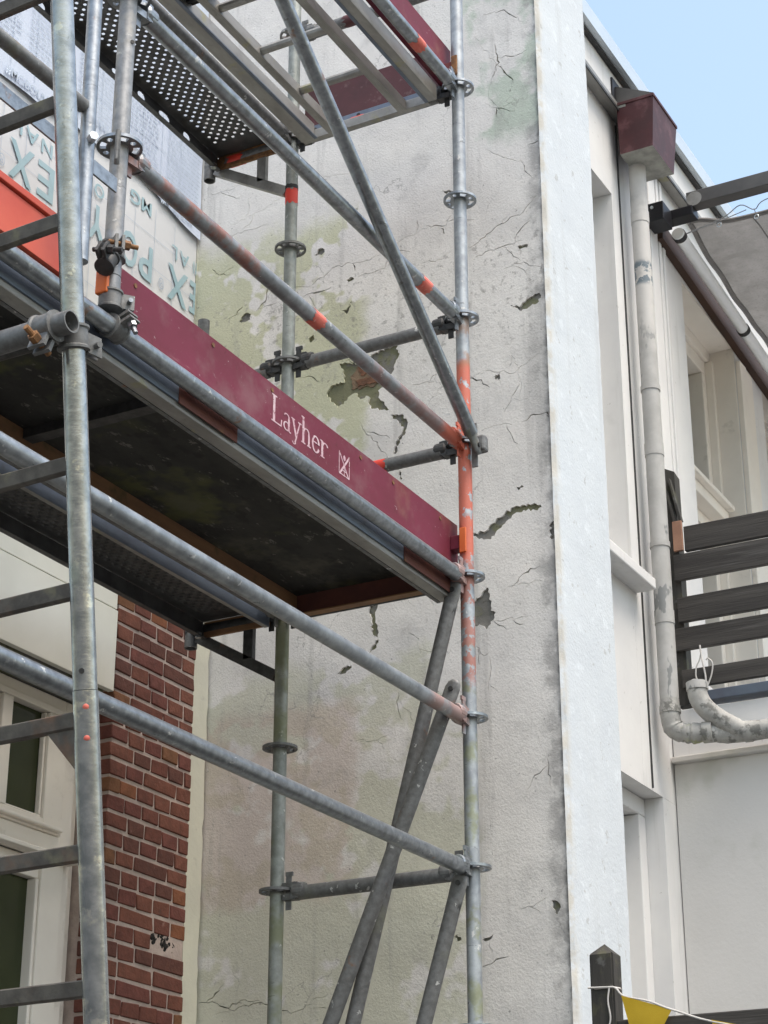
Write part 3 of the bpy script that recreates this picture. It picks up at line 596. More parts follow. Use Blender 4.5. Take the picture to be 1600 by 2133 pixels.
def standard(x, y, z0, z1, m, zr, dark=False):
    s = tube('standard', [(x, y, z0), (x, y, z1)], TR, m, scaf, 28)
    for z in zr:
        o = bpy.data.objects.new('rosette', ros_dark if dark else ros_mesh); col.objects.link(o); o.parent = s; o.location = Vector((x, y, z)) - origin(s)
    return s
sF = standard(0, 0, .1, 8.2, 'galvanised_orange', [i*.5 for i in range(2, 17)]); setp(sF, 'front standard with worn orange paint')
sB = standard(0, W, .1, 8.2, 'galvanised_green', [i*.5 for i in range(2, 17)], True)
sL = standard(-2.07, 0, 4.035, 8.2, 'standard_grey', [4.513, 5.0, 5.5, 6.0, 6.5])
standard(-3.07, 0, .1, 6.6, 'galvanised', [3, 3.5, 4, 6]); standard(-3.07, W, .1, 6.6, 'galvanised', [3, 4, 6])
def wedge_head(par, p, d, m='galvanised'):
    p = Vector(p); d = Vector(d).normalized(); q = d.cross(Vector((0, 0, 1))).normalized(); bm = bmesh.new()
    bm_tube(bm, [p+d*.066, p+d*.072, p+d*.105, p+d*.112], [.020, .0275, .0275, .0245], 16)
    def ob(a0, a1, hw, z0, z1, tp=1.0):
        vs = []
        for a, k in ((a0, tp), (a1, 1)):
            for s in (-1, 1):
                for z in (z0, z1): vs.append(bm.verts.new(p + d*a + q*(s*hw*k) + Vector((0, 0, z))))
        for f in ((0, 1, 3, 2), (4, 6, 7, 5), (0, 4, 5, 1), (2, 3, 7, 6), (0, 2, 6, 4), (1, 5, 7, 3)): bm.faces.new([vs[i] for i in f])
    ob(.026, .08, .019, .0075, .028, .6); ob(.026, .08, .019, -.030, -.0075, .6); ob(.064, .09, .019, -.027, .027)
    ob(.036, .056, .003, -.062, .062); ob(.034, .062, .0035, .052, .066)
    return link('wedge_head', bm_mesh(bm), m, par, p)
def ledger(name, a, b, m, h0=True, h1=True, hm=None):
    a, b = Vector(a), Vector(b); d = (b-a).normalized(); dz = Vector((0, 0, -.013))
    o = tube(name, [a+d*(.085 if h0 else 0)+dz, b-d*(.085 if h1 else 0)+dz], TR, m, scaf, 28)
    if h0: wedge_head(o, a+dz*.4, d, hm or m)
    if h1: wedge_head(o, b+dz*.4, -d, hm or m)
    return o
def mark(par, axis_p, d, ln, m='orange_mark', a0=0, a1=2*math.pi, r=TR+.0012, seed=1):
    """ragged band of marking paint round a tube"""
    rd = random.Random(seed); p = Vector(axis_p); d = Vector(d).normalized(); u, v = frame_of(d); bm = bmesh.new(); n = 22; A = []; B = []
    for k in range(n+1):
        t = a0+(a1-a0)*k/n; c = math.cos(t)*u+math.sin(t)*v
        A.append(bm.verts.new(p + c*r - d*(ln/2*rd.uniform(.6, 1.1)))); B.append(bm.verts.new(p + c*r + d*(ln/2*rd.uniform(.6, 1.1))))
    for k in range(n): bm.faces.new((A[k], A[k+1], B[k+1], B[k]))
    return link('paint_mark', bm_mesh(bm), m, par, p, True)
l3 = ledger('ledger', (-3.07, 0, 3), (0, 0, 3), 'galvanised'); l35 = ledger('ledger', (-3.07, 0, 3.5), (0, 0, 3.5), 'ledger_red_end')
l4 = ledger('ledger', (-3.07, 0, 3.985), (0, 0, 3.995), 'galvanised', hm='ledger_red_end')
g1 = ledger('guardrail', (-2.07, 0, 4.513), (0, 0, 4.5), 'ledger_rusty'); g2 = ledger('guardrail', (-2.07, 0, 5), (0, 0, 5), 'galvanised')
l6 = ledger('ledger', (-2.07, 0, 6), (0, 0, 6), 'galvanised')
X = (1, 0, 0)
for par, x, z, s in ((g1, -1.045, 4.493, 1), (g2, -.312, 4.987, 2), (l6, -.34, 5.987, 3)): mark(par, (x, 0, z), X, .075, seed=s)
mark(l4, (-1.655, 0, 3.977), X, .05, a0=2.2, a1=4.6, seed=4); mark(l35, (-.33, 0, 3.487), X, .028, a0=2.6, a1=4.2, m='red_sticker', seed=5)
t6 = ledger('transom', (0, 0, 6), (0, W, 6), 'galvanised_old', hm='dark_steel'); t5 = ledger('transom', (0, 0, 5), (0, W, 5), 'galvanised_old', hm='dark_steel')
t45 = ledger('transom', (0, 0, 4.5), (0, W, 4.5), 'galvanised_old', hm='dark_steel'); t4 = ledger('transom', (0, 0, 4), (0, W, 4), 'dark_steel'); t3 = ledger('transom', (0, 0, 3), (0, W, 3), 'galvanised_old')
t65 = ledger('transom', (0, 0, 6.5), (0, W, 6.5), 'galvanised_old'); 
Yv = (0, 1, 0)
mark(t45, (0, .335, 4.487), Yv, .06, m='red_sticker', seed=6); mark(t6, (0, .43, 5.987), Yv, .07, m='red_sticker', a0=1.6, a1=4.8, seed=7); mark(t65, (0, .45, 6.487), Yv, .1, m='maroon_dirty', seed=8)
ledger('transom', (-2.07, 0, 4.0), (-2.07, W, 4.0), 'dark_steel', False, False); ledger('transom', (-3.07, 0, 4), (-3.07, W, 4), 'dark_steel'); ledger('transom', (-3.07, 0, 6), (-3.07, W, 6), 'dark_steel')
for z in (4, 6): ledger('ledger', (-3.07, W, z), (0, W, z), 'galvanised_old')
st = mark(sB, (0, W, 5.732), (0, 0, 1), .078, m='red_sticker', r=TR+.001, seed=9); mark(sB, (0, W, 5.775), (0, 0, 1), .02, m='black_ink', r=TR+.0016, seed=10)
# braces
def brace(a, b, ends, m='galvanised_old', r=.0245):
    a, b = Vector(a), Vector(b); d = (b-a).normalized(); L_ = (b-a).length
    o = tube('diagonal_brace', [a+d*.05, b-d*.05], r, m, scaf, 24)
    for (p, dd, nrm, mm) in ends:
        p = Vector(p); dd = Vector(dd).normalized(); nrm = Vector(nrm).normalized(); q = dd.cross(nrm).normalized(); bm = bmesh.new(); prof = []
        for s, hw, th in ((.085, .0245, .0245), (.06, .0265, .019), (.035, .029, .011), (-.005, .029, .009), (-.022, .024, .009), (-.033, .012, .009)):
            prof.append([bm.verts.new(p + dd*s + q*(hw*math.cos(2*math.pi*k/12)) + nrm*(th*math.sin(2*math.pi*k/12))) for k in range(12)])
        for A, B in zip(prof, prof[1:]):
            for k in range(12): bm.faces.new((A[k], A[(k+1) % 12], B[(k+1) % 12], B[k]))
        bm.faces.new(prof[0]); bm.faces.new(prof[-1])
        link('flattened_end', bm_mesh(bm), mm, o, p, True)
        tube('rivet', [p - nrm*.014, p + nrm*.014], .0085, 'dark_steel', o, 12)
    return o
A = Vector((-.035, -.062, 4.468)); B = Vector((-2.05, -.062, 5.945)); d = B-A
fb = brace(A, B, [(A, d, (0, 1, 0), 'galvanised_old'), (B, -d, (0, 1, 0), 'galvanised_old')], 'galvanised')
box('swivel_clamp', (-.02, -.085, 4.455), (.02, -.045, 4.515), 'galvanised_old', fb, .008); box('wedge', (-.008, -.052, 4.40), (.0, -.03, 4.57), 'galvanised_old', fb, .002)
D1a, D1b = Vector((-.062, .022, 3.935)), Vector((-.062, 1.0, .32)); D2a, D2b = Vector((-.12, .004, 3.565)), Vector((-.12, 1.12, .97)); D3a, D3b = Vector((-.062, .018, 2.94)), Vector((-.062, .82, .3))
for a, b in ((D1a, D1b), (D2a, D2b), (D3a, D3b)): brace(a, b, [(a, b-a, (1, 0, 0), 'galvanised_old'), (b, a-b, (1, 0, 0), 'galvanised_old')])
# wall-side brackets
for z in (4.0, 6.0):
    br = tube('bracket', [(0, W+.05, z-.01), (0, 1.135, z-.01)], .024, 'galvanised_old' if z > 5 else 'dark_steel', scaf, 20)
    mm = 'rung_steel' if z > 5 else 'dark_steel'
    bm = bmesh.new(); a = Vector((0, 1.09, z-.035)); b = Vector((0, W+.022, z-.235)); dd = (b-a).normalized(); n = Vector((0, -dd.z, dd.y))
    vs = [bm.verts.new(p+n*s*.02+Vector((t*.012, 0, 0))) for p in (a, b) for s in (-1, 1) for t in (-1, 1)]
    for f in ((0, 1, 3, 2), (4, 6, 7, 5), (0, 4, 5, 1), (2, 3, 7, 6), (0, 2, 6, 4), (1, 5, 7, 3)): bm.faces.new([vs[i] for i in f])
    link('strut', bm_mesh(bm), 'aluminium_beam' if z > 5 else 'dark_steel', br, a)
    box('upright', (-.012, .85, z-.155), (.012, .89, z-.02), 'aluminium_beam' if z > 5 else 'dark_steel', br, .002)
    tube('spigot', [(0, 1.122, z-.07), (0, 1.122, z+.05)], .0235, 'galvanised_old', br, 20, .004)
    wedge_head(br, (0, W, z), (0, 1, 0), 'dark_steel')
    if z > 5: mark(br, (0, .99, z-.01), Yv, .08, m='red_sticker', seed=12); mark(br, (0, 1.06, z-.01), Yv, .05, m='rusty_bolt', seed=13)
tube('post', [(0, 1.122, 4.06), (0, 1.122, 5.285)], .0235, 'galvanised_old', scaf, 20)
st5 = tube('side_rail', [(0, W+.085, 4.985), (0, 1.098, 4.985)], TR, 'galvanised_old', scaf, 20); wedge_head(st5, (0, W, 5), (0, 1, 0), 'dark_steel')
# couplers on the hung standard
def coupler(par, p, axis, side, m='galvanised_old', bolt_m='rusty_bolt', r=TR):
    p = Vector(p); ax = Vector(axis).normalized(); sd_ = Vector(side).normalized(); q = ax.cross(sd_).normalized(); bm = bmesh.new()
    for k, (s0, rr) in enumerate(((-.024, r+.004), (-.022, r+.0085), (-.006, r+.007), (.006, r+.007), (.022, r+.0085), (.024, r+.004))): pass
    bm_tube(bm, [p+ax*s for s in (-.026, -.025, -.020, -.017, .017, .020, .025, .026)], [r+.001, r+.0095, r+.0095, r+.006, r+.006, r+.0095, r+.0095, r+.001], 22)
    c = bm_mesh(bm); o = link('coupler', c, m, par, p, True); c.set_sharp_from_angle(angle=R(30))
    bm = bmesh.new(); e = p + sd_*(r+.017)
    for sgn in (-1, 1):
        vs = []
        for a in (-.021, .021):
            for s in (-.014, .020):
                for t in (.005, .013): vs.append(bm.verts.new(e + ax*a + sd_*s + q*(sgn*t)))
        for f in ((0, 1, 3, 2), (4, 6, 7, 5), (0, 4, 5, 1), (2, 3, 7, 6), (0, 2, 6, 4), (1, 5, 7, 3)): bm.faces.new([vs[i] for i in f])
    link('flange', bm_mesh(bm), m, o, e)
    tube('bolt', [e - q*.028 + sd_*.006, e + q*.052 + sd_*.006], .0065, bolt_m, o, 10); tube('nut', [e + q*.014 + sd_*.006, e + q*.03 + sd_*.006], .0125, bolt_m, o, 6)
    return o
c1 = coupler(sL, (-2.07, 0, 4.19), (0, 0, 1), (-.6, -.8, 0)); mark(c1, (-2.07, 0, 4.2), (0, 0, 1), .04, a0=4.6, a1=6.6, r=TR+.0105, seed=15)
coupler(sL, (-2.118, -.02, 4.13), (.55, 0, 1), (-.9, -.3, .4), 'dark_steel', 'dark_steel', .017)
coupler(sL, (-2.045, 0, 3.977), (1, 0, 0), (.1, -.9, .42), 'galvanised_old', 'galvanised'); coupler(sL, (-2.07, 0, 4.045), (0, 0, 1), (.75, -.6, 0), 'galvanised_old', 'galvanised')
box('clip', (-2.105, -.012, 4.055), (-2.092, .025, 4.15), 'orange_clip', sL, .004)
for z in (4.839, 5.2): tube('pin_hole', [(-2.0743, -.0240, z), (-2.0760, -.0262, z)], .006, 'black_ink', sL, 10)
tube('joint_groove', [(-2.07, 0, 4.1125), (-2.07, 0, 4.1145)], TR+.0006, 'black_ink', sL, 24)
tube('locking_pin', [(-2.125, -.035, 4.52), (-2.125, -.035, 4.43), (-2.118, -.03, 4.422)], .0075, 'galvanised_old', sL, 10)

# ================================================================== DECKS
pd = thing('plywood_deck', (-1.5, .35, 3.95), 'dark plywood scaffold deck seen from below behind the red lettered toe board', 'scaffold deck')
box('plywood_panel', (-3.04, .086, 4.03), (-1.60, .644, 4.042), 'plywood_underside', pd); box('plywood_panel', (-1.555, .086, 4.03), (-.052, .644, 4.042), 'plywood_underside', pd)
box('cross_rib', (-1.60, .087, 4.00), (-1.555, .643, 4.044), 'dark_steel', pd)
ob_ = box('side_beam', (-3.04, .040, 3.912), (-.03, .085, 4.045), 'aluminium_beam', pd, .003); box('beam_flange', (-3.04, .0335, 3.930), (-.03, .039, 4.03), 'aluminium_blue', ob_)
box('beam_lip', (-3.04, .0865, 3.912), (-.03, .10, 3.918), 'galvanised_old', ob_)
for x0, x1 in ((-1.70, -1.41), (-.40, -.03)): box('paint_plate', (x0, .0295, 3.925), (x1, .033, 3.99), 'maroon_timber', ob_)
box('side_beam', (-3.04, .645, 3.945), (-.045, .668, 4.045), 'orange_timber', pd, .002); box('end_beam', (-.051, .101, 3.962), (-.028, .644, 4.045), 'maroon_timber', pd, .002); box('end_beam', (-3.06, .06, 3.95), (-3.041, .66, 4.045), 'maroon_timber', pd)
box('end_beam_lip', (-.06, .101, 3.957), (-.025, .644, 3.9615), 'orange_timber', pd)
def perf_deck(name, y0, y1, z, label, slots, pm):
    t = thing(name, (-1, (y0+y1)/2, z), label, 'scaffold deck'); bm = bmesh.new(); px, py = .0212, .0212; m0 = .03
    nx = int((2.04-.02)/px); ny = int((y1-y0-2*m0)/py); xs = -2.03; ys = y0+m0; V = {}
    def vt(x, y):
        k = (round(x, 5), round(y, 5))
        if k not in V: V[k] = bm.verts.new((x, y, z))
        return V[k]
    for i in range(nx):
        for j in range(ny):
            cx = xs+px*(i+.5); cy = ys+py*(j+.5); o = [(px/2*a, py/2*b) for a, b in ((1, 0), (1, 1), (0, 1), (-1, 1), (-1, 0), (-1, -1), (0, -1), (1, -1))]
            ov = [vt(cx+a, cy+b) for a, b in o]
            if (i+j) % 2 == 0 and i < nx-4:
                q = [bm.verts.new((cx+.0068*math.cos(k*math.pi/4), cy+.0068*math.sin(k*math.pi/4), z+.004)) for k in range(8)]
                for k in range(8): bm.faces.new((ov[k], ov[(k+1) % 8], q[(k+1) % 8], q[k]))
            else: bm.faces.new(ov)
    xe, ye = xs+px*nx, ys+py*ny
    for (a, b, c, d) in ((xs, xe, y0, ys), (xs, xe, ye, y1), (xe, -.02, y0, y1)): bm.faces.new([bm.verts.new(p) for p in ((a, c, z), (b, c, z), (b, d, z), (a, d, z))])
    pl = link('perforated_plate', bm_mesh(bm), pm, t, (-1, y0, z))
    # wall-side flange with slots, and plain flange on the other side
    lp = [[(-2.03, z-.068), (-.02, z-.068), (-.02, z-.002), (-2.03, z-.002)]]
    if slots:
        x = -1.95; k = 0
        while x < -.12:
            ln = .05 if k % 2 else .075; lp.append([(x+ln*.5*math.cos(q*math.pi/6)*(1) + (ln*.0), z-.034+.017*math.sin(q*math.pi/6)) for q in range(12)]); x += .155; k += 1
    plate('flange', lp, lambda a, b, d: Vector((a, y1-.003+d, b)), .003, pm, t, (-1, y1, z))
    box('flange', (-2.03, y0, z-.068), (-.02, y0+.003, z-.001), 'aluminium_blue', t); box('flange_lip', (-2.03, y0+.0035, z-.068), (-.02, y0+.02, z-.065), 'aluminium_beam', t)
    box('flange_lip', (-2.03, y1-.022, z-.068), (-.02, y1-.0035, z-.065), pm, t)
    bolt = tube('hook_bolt', [(-.06, y1-.01, z-.075), (-.06, y1-.01, z-.055)], .012, 'galvanised', t, 8)
    box('end_channel', (-.019, y0+.004, z-.06), (-.006, y1-.004, z-.001), 'rusty_bolt' if slots else 'orange_timber', t, .002)
    return t
perf_deck('perforated_deck', .775, 1.075, 6.015, 'perforated steel scaffold deck with bright holes at the top left', True, 'perforated_steel')
pl_ = perf_deck('perforated_deck', .775, 1.06, 4.015, 'dark perforated steel scaffold deck above the brick pier', False, 'perforated_steel')
box('light_block_sheet', (-2.03, .762, 4.03), (-.025, 1.075, 4.036), 'light_block_sheet', pl_, .002)  # added sheet just above the plate, keeps light out of its holes
ad = thing('access_deck', (-1, .35, 5.95), 'open aluminium access deck frame with rungs at the top of the scaffold', 'scaffold deck')
for y0, y1, z0, z1, m in ((.062, .098, 5.935, 6.0, 'aluminium_beam'), (.195, .207, 5.93, 5.975, 'aluminium_beam'), (.50, .512, 5.93, 5.975, 'aluminium_beam'), (.600, .655, 5.93, 6.0, 'aluminium_beam')):
    b = box('side_beam' if z1 > 5.99 else 'hatch_bar', (-2.03, y0, z0), (-.055, y1, z1), m, ad, .002)
    if z1 > 5.99: box('beam_lip', (-2.03, y0-.014 if y0 > .3 else y1, z0), (-.055, y0-.0005 if y0 > .3 else y1+.014, z0+.005), 'aluminium_blue', b)
    else: box('bar_flange', (-2.03, y1, z0), (-.055, y1+.02, z0+.005), 'aluminium_beam', b)
for x in (-.885, -.605, -.325):
    tube('rung', [(x, .212, 5.955), (x, .499, 5.955)], .0165, 'aluminium_beam', ad, 10)
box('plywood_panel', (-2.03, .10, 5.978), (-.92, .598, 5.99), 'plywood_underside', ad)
box('end_beam', (-.054, .10, 5.935), (-.03, .655, 5.975), 'aluminium_beam', ad, .002)
for i in range(9): box('step_ridge', (-.915+.0, .53, 5.974-.0) if False else (-1.2+i*.03, .52, 5.966), (-1.185+i*.03, .598, 5.977), 'dark_steel', ad)
# toe boards
tb = thing('toe_board', (-.95, .05, 4.02), 'dark red toe board with white lettering and logo along the lower deck', 'toe board')
fc = box('board', (-1.99, .05, 4.047), (.035, .072, 4.213), 'maroon_board', tb, .0015)
for x in (-1.9, -1.52, -1.2, -.66, -.44, -.1): tube('screw', [(x, .0505, 4.19), (x, .0475, 4.19)], .007, 'rusty_bolt', fc, 10)
cl = box('clip', (-.034, -.014, 4.08), (-.026, .012, 4.172), 'orange_clip', tb, .003); box('clip_arm', (-.026, .012, 4.10), (.02, .0495, 4.15), 'maroon_board', cl, .002)
def stroke(pts, wd): return pts, wd
# hand-drawn serif letters: list of polygons in a unit box (x to 1, y from -.3 to 1)
def bar(x0, y0, x1, y1, wd=.09):
    d = Vector((x1-x0, y1-y0)); n = Vector((-d.y, d.x)).normalized()*wd/2; return [(x0+n.x, y0+n.y), (x1+n.x, y1+n.y), (x1-n.x, y1-n.y), (x0-n.x, y0-n.y)]
def arc(cx, cy, rx, ry, a0, a1, wd=.07, n=14, wv=.6):
    o, i_ = [], []
    for k in range(n+1):
        a = R(a0+(a1-a0)*k/n); ww = wd*(1-wv+wv*abs(math.cos(a)))
        o.append((cx+(rx+ww/2)*math.cos(a), cy+(ry+ww/2)*math.sin(a))); i_.append((cx+(rx-ww/2)*math.cos(a), cy+(ry-ww/2)*math.sin(a)))
    return [(o[k], o[k+1], i_[k+1], i_[k]) for k in range(n)]
GL = {'L': ([bar(.12, 0, .12, 1, .13), bar(-.02, .98, .28, .98, .05), bar(-.02, .02, .55, .02, .05), bar(.53, 0, .56, .26, .06)], .62),
      'a': ([bar(.36, .02, .36, .5, .11), bar(.3, .02, .5, .02, .05)] + arc(.22, .17, .15, .15, 0, 360) + arc(.22, .5, .14, .12, 0, 170, .08), .54),
      'y': ([bar(.06, .62, .27, .0, .11), bar(.46, .62, .2, -.2, .07), bar(-.04, .63, .18, .63, .05), bar(.36, .63, .56, .63, .05)] + arc(.13, -.2, .08, .08, -180, 0, .07), .58),
      'h': ([bar(.1, 0, .1, 1, .12), bar(-.02, .98, .12, .98, .05), bar(-.02, .02, .23, .02, .05), bar(.44, 0, .44, .45, .11), bar(.34, .02, .56, .02, .05)] + arc(.28, .45, .16, .16, 0, 180, .09), .62),
      'e': (arc(.24, .3, .2, .3, 20, 335, .11) + [bar(.06, .36, .45, .36, .05), bar(.43, .34, .43, .44, .08)], .54),
      'r': ([bar(.1, 0, .1, .62, .12), bar(-.02, .61, .12, .61, .05), bar(-.02, .02, .24, .02, .05)] + arc(.28, .44, .16, .15, 20, 170, .09), .5)}
def draw(name, polys, fx, par):
    bm = bmesh.new()
    for i, pg in enumerate(polys): bm.faces.new([bm.verts.new(fx(x, y, i)) for x, y in pg])
    return link(name, bm_mesh(bm), 'letter_white', par, fx(0, 0, 0))
xc = -1.198; tot = sum(GL[c][1] for c in 'Layher'); sx = .335/tot
for c in 'Layher':
    polys, adv = GL[c]; draw('lettering', polys, (lambda x, y, i, xc=xc: Vector((xc+x*sx, .0492-.00003*i, 4.093+y*.088))), fc); xc += adv*sx
lg = [bar(0, 0, 0, 1, .06), bar(1, 0, 1, 1, .06), bar(0, 1, .95, .0, .08), bar(1, 1, .05, 0, .11), bar(.03, .02, .97, .02, .05), bar(.5, .45, .5, .05, .05), bar(.25, .22, .75, .22, .04)] + arc(.5, .82, .06, .07, 0, 360, .12, 12, 0)
draw('printed_logo', lg, lambda x, y, i: Vector((-.797+x*.064, .0492-.00003*i, 4.083+y*.075)), fc)
tu = thing('toe_board', (-1, .05, 6.02), 'red toe board along the outer edge of the topmost deck', 'toe board'); box('board', (-1.99, .045, 6.02), (.035, .068, 6.208), 'maroon_board', tu, .0015)
cu_ = box('clip', (-.034, -.014, 6.04), (-.026, .012, 6.13), 'rusty_bolt', tu, .003); box('clip_arm', (-.026, .012, 6.06), (.02, .0445, 6.11), 'maroon_board', cu_, .002)
te = thing('toe_board', (.05, .4, 6.05), 'short dark maroon toe board across the end of the topmost deck', 'toe board'); box('board', (.036, .075, 6.065), (.058, .70, 6.235), 'maroon_dirty', te, .0015)
hr = box('holder_rail', (.030, .11, 6.028), (.055, .70, 6.062), 'aluminium_blue', te, .002)
for y in (.25, .45): tube('rail_hole', [(.0295, y, 6.045), (.0285, y, 6.045)], .009, 'black_ink', hr, 10)
to = thing('toe_board', (-2.6, .03, 4.02), 'bright orange red toe board at the left edge behind the leaning ladder', 'toe board'); box('board', (-3.05, .028, 4.047), (-2.19, .05, 4.172), 'orange_board', to, .001)
box('top_rib', (-3.05, .020, 4.177), (-2.19, .05, 4.197), 'orange_board', to, .002); box('edge_plate', (-2.235, .022, 4.047), (-2.192, .0275, 4.172), 'orange_board', to)

# ================================================================== LADDER, CROSS TUBE, GUARDRAIL FRAME
S0, S1 = Vector((-2.512, -.413, 2.145)), Vector((-2.977, -.520, 4.175)); sd_ = (S1-S0).normalized()
base = S0 - sd_*(S0.z/sd_.z); top = S0 + sd_*((5.1-S0.z)/sd_.z)
ld = thing('ladder', base, 'leaning galvanised steel ladder with flat dark rungs at the left edge', 'ladder')
jn = S0 + sd_*.634
s1 = tube('stile', [base, jn], .0252, 'galvanised_bright', ld, 28); s1b = tube('stile', [jn+sd_*.0015, top], TR, 'galvanised_bright', ld, 28)
OFF = Vector((.02, .40, 0)); tube('stile', [base+OFF, top+OFF], TR, 'galvanised_bright', ld, 24)
tube('joint_groove', [jn-sd_*.001, jn+sd_*.003], .0236, 'black_ink', ld, 20)
tow = (Vector((-5.597, -2.7, 1.567)) - jn).normalized()
sidev = sd_.cross(tow).normalized(); nrm = sidev.cross(sd_).normalized()
if nrm.dot(tow) < 0: nrm = -nrm
for s in (-.032, -.093): 
    p = S0 + sd_*(.634+s); mark(s1, p, sd_, .03, m='orange_mark', r=.0258, seed=20, a0=0, a1=.01) if False else None
    bm = bmesh.new(); bmesh.ops.create_icosphere(bm, subdivisions=2, radius=.0105, matrix=Matrix.Translation(p + nrm*.0165)); link('paint_dot', bm_mesh(bm), 'orange_mark', s1, p, True)
tube('pin_hole', [S0+sd_*.672+nrm*.0236-sidev*.006, S0+sd_*.672+nrm*.0248-sidev*.006], .0055, 'black_ink', s1b, 12)
k = -7
while True:
    p = S0 + sd_*(.067+.2565*k + (0 if k < 8 else 0)); k += 1
    if p.z > 5.0: break
    if p.z < .15 or abs(p.z-3.465) < .08: continue
    e = p + OFF; q = Vector((0, 0, 1)).cross(OFF.normalized()); bm = bmesh.new()
    vs = [bm.verts.new(x + q*a*.0085 + sd_*b*.0165) for x in (p + OFF*.04, e) for a in (-1, 1) for b in (-1, 1)]
    for f in ((0, 1, 3, 2), (4, 6, 7, 5), (0, 4, 5, 1), (2, 3, 7, 6), (0, 2, 6, 4), (1, 5, 7, 3)): bm.faces.new([vs[i] for i in f])
    bmesh.ops.bevel(bm, geom=list(bm.edges), offset=.003, segments=1, affect='EDGES')
    link('rung', bm_mesh(bm), 'rung_steel', ld, p)
    if abs(p.z-2.72) < .05:
        o1 = p + OFF*.045 - sd_*.014; bm = bmesh.new(); tri = [o1 + OFF*.20, o1, o1 - sd_*.095]; a = [bm.verts.new(x - q*.004) for x in tri]; b = [bm.verts.new(x + q*.004) for x in tri]
        bm.faces.new(a); bm.faces.new(b[::-1])
        for i in range(3): bm.faces.new((a[i], a[(i+1) % 3], b[(i+1) % 3], b[i]))
        link('gusset', bm_mesh(bm), 'rung_steel', ld, p)
ct_p = S0 + sd_*1.356; toward = Vector((-1, -.1, 0)).normalized()
ca = ct_p + Vector((-.052, -.035, .0)); cb = ca + Vector((.02, .62, .0))
ct = thing('scaffold_tube', ca, 'short horizontal scaffold tube with open end clamped to the leaning ladder', 'scaffold tube')
tube('tube', [ca, cb], TR, 'galvanised_old', ct, 28, .0035)
coupler(ct, ca+(cb-ca).normalized()*.062, cb-ca, (-.35, .0, -.95), 'galvanised_old', 'rusty_bolt'); coupler(ct, ct_p - sd_*.005, sd_, (.9, -.35, -.1), 'galvanised_old', 'galvanised_old')
gf = thing('guardrail_frame', (-2.3, -.068, 4.02), 'thin galvanised guardrail frame between the leaning ladder and the left standard', 'guardrail')
tube('post', [(-2.3, -.078, 4.02), (-2.3, -.060, 5.4)], .0193, 'galvanised', gf, 20); tube('rail', [(-3.05, -.065, 4.452), (-2.318, -.067, 4.468)], .0193, 'galvanised_old', gf, 20)
box('flat_bar', (-3.05, -.034, 4.335), (-2.115, -.028, 4.378), 'galvanised', gf, .001); tube('hex_bolt', [(-2.305, -.088, 4.367), (-2.318, -.108, 4.367)], .0125, 'zinc', gf, 6)

# ================================================================== RAINWATER
dp = thing('downpipe', (1.79, -.07, 3.9), 'weathered grey downpipe with flaking paint under a dark red hopper box', 'downpipe')
bm = bmesh.new()
tz, bz = 6.925, 6.655; x0, x1, y0, y1 = 1.635, 1.94, -.212, -.03
vs = [bm.verts.new(p) for p in ((x0, y0, tz), (x1, y0, tz), (x1, y1, tz), (x0, y1, tz), (x0+.012, y0+.022, bz), (x1-.02, y0+.022, bz), (x1-.02, y1, bz), (x0+.012, y1, bz))]
for f, mi in (((0, 1, 2, 3), 0), ((4, 7, 6, 5), 1), ((0, 4, 5, 1), 0), ((1, 5, 6, 2), 0), ((2, 6, 7, 3), 0), ((3, 7, 4, 0), 0)): q = bm.faces.new([vs[i] for i in f]); q.material_index = mi
hp = link('hopper', bm_mesh(bm), ['hopper_paint', 'hopper_under'], dp, (1.78, -.1, bz)); setp(hp, 'dark red hopper box with pale underside')
box('hopper_rim', (x0-.004, y0-.004, tz-.012), (x1+.004, y1, tz+.004), 'hopper_paint', hp, .002)
box('outlet_chute', (1.60, -.03, 6.93), (1.86, .03, 7.06), 'black_bracket', hp, .004)
bm = bmesh.new(); vs = [bm.verts.new(p) for p in ((x0, y1, tz+.006), (x0, y0, tz+.006), (x0, y1, tz+.10), (x1, y1, tz+.006), (x1, y0, tz+.006), (x1, y1, tz+.10))]
for f in ((0, 1, 2), (3, 5, 4), (0, 3, 4, 1), (1, 4, 5, 2), (2, 5, 3, 0)): bm.faces.new([vs[i] for i in f])
link('hopper_lid', bm_mesh(bm), 'awning_arm', hp, (x0, y1, tz))
box('peeled_paint', (x0-.0005, -.075, 6.90), (x0+.004, -.036, 6.925), 'hopper_under', hp)
PX, PY = 1.79, -.056
tube('pipe', [(PX, PY, 6.68), (PX, PY, 4.02)], .040, 'grey_pipe', dp, 28)
for z in (6.38, 5.2, 4.42): tube('pipe_collar', [(PX, PY, z+.03), (PX, PY, z-.03)], .0425, 'grey_pipe', dp, 28)
for z in (5.5, 4.75): tube('pipe_bracket', [(PX, PY, z+.012), (PX, PY, z-.012)], .044, 'grey_pipe', dp, 24)
el = smooth_path([(PX, PY, 4.06), (PX, PY, 3.985), (PX+.01, PY-.012, 3.935), (PX+.03, PY-.06, 3.915), (PX+.05, PY-.13, 3.913), (1.90, -.3, 3.913), (1.92, -.6, 3.915), (1.925, -.8, 3.917), (1.925, -1.2, 3.92), (1.925, -2.0, 3.925)], 9)
rq = random.Random(11); tube('horizontal_pipe', el, [.041 if k < 14 else .041+rq.uniform(-.003, .004) for k in range(len(el))], 'dirty_pipe', dp, 24, 0, 60)
for a, b in (((PX, PY, 4.03), (PX, PY, 4.0)), ((PX+.046, PY-.12, 3.913), (PX+.052, PY-.16, 3.913)), ((1.905, -.33, 3.913), (1.908, -.36, 3.913))): tube('pipe_collar', [a, b], .0445, 'dirty_pipe', dp, 24)
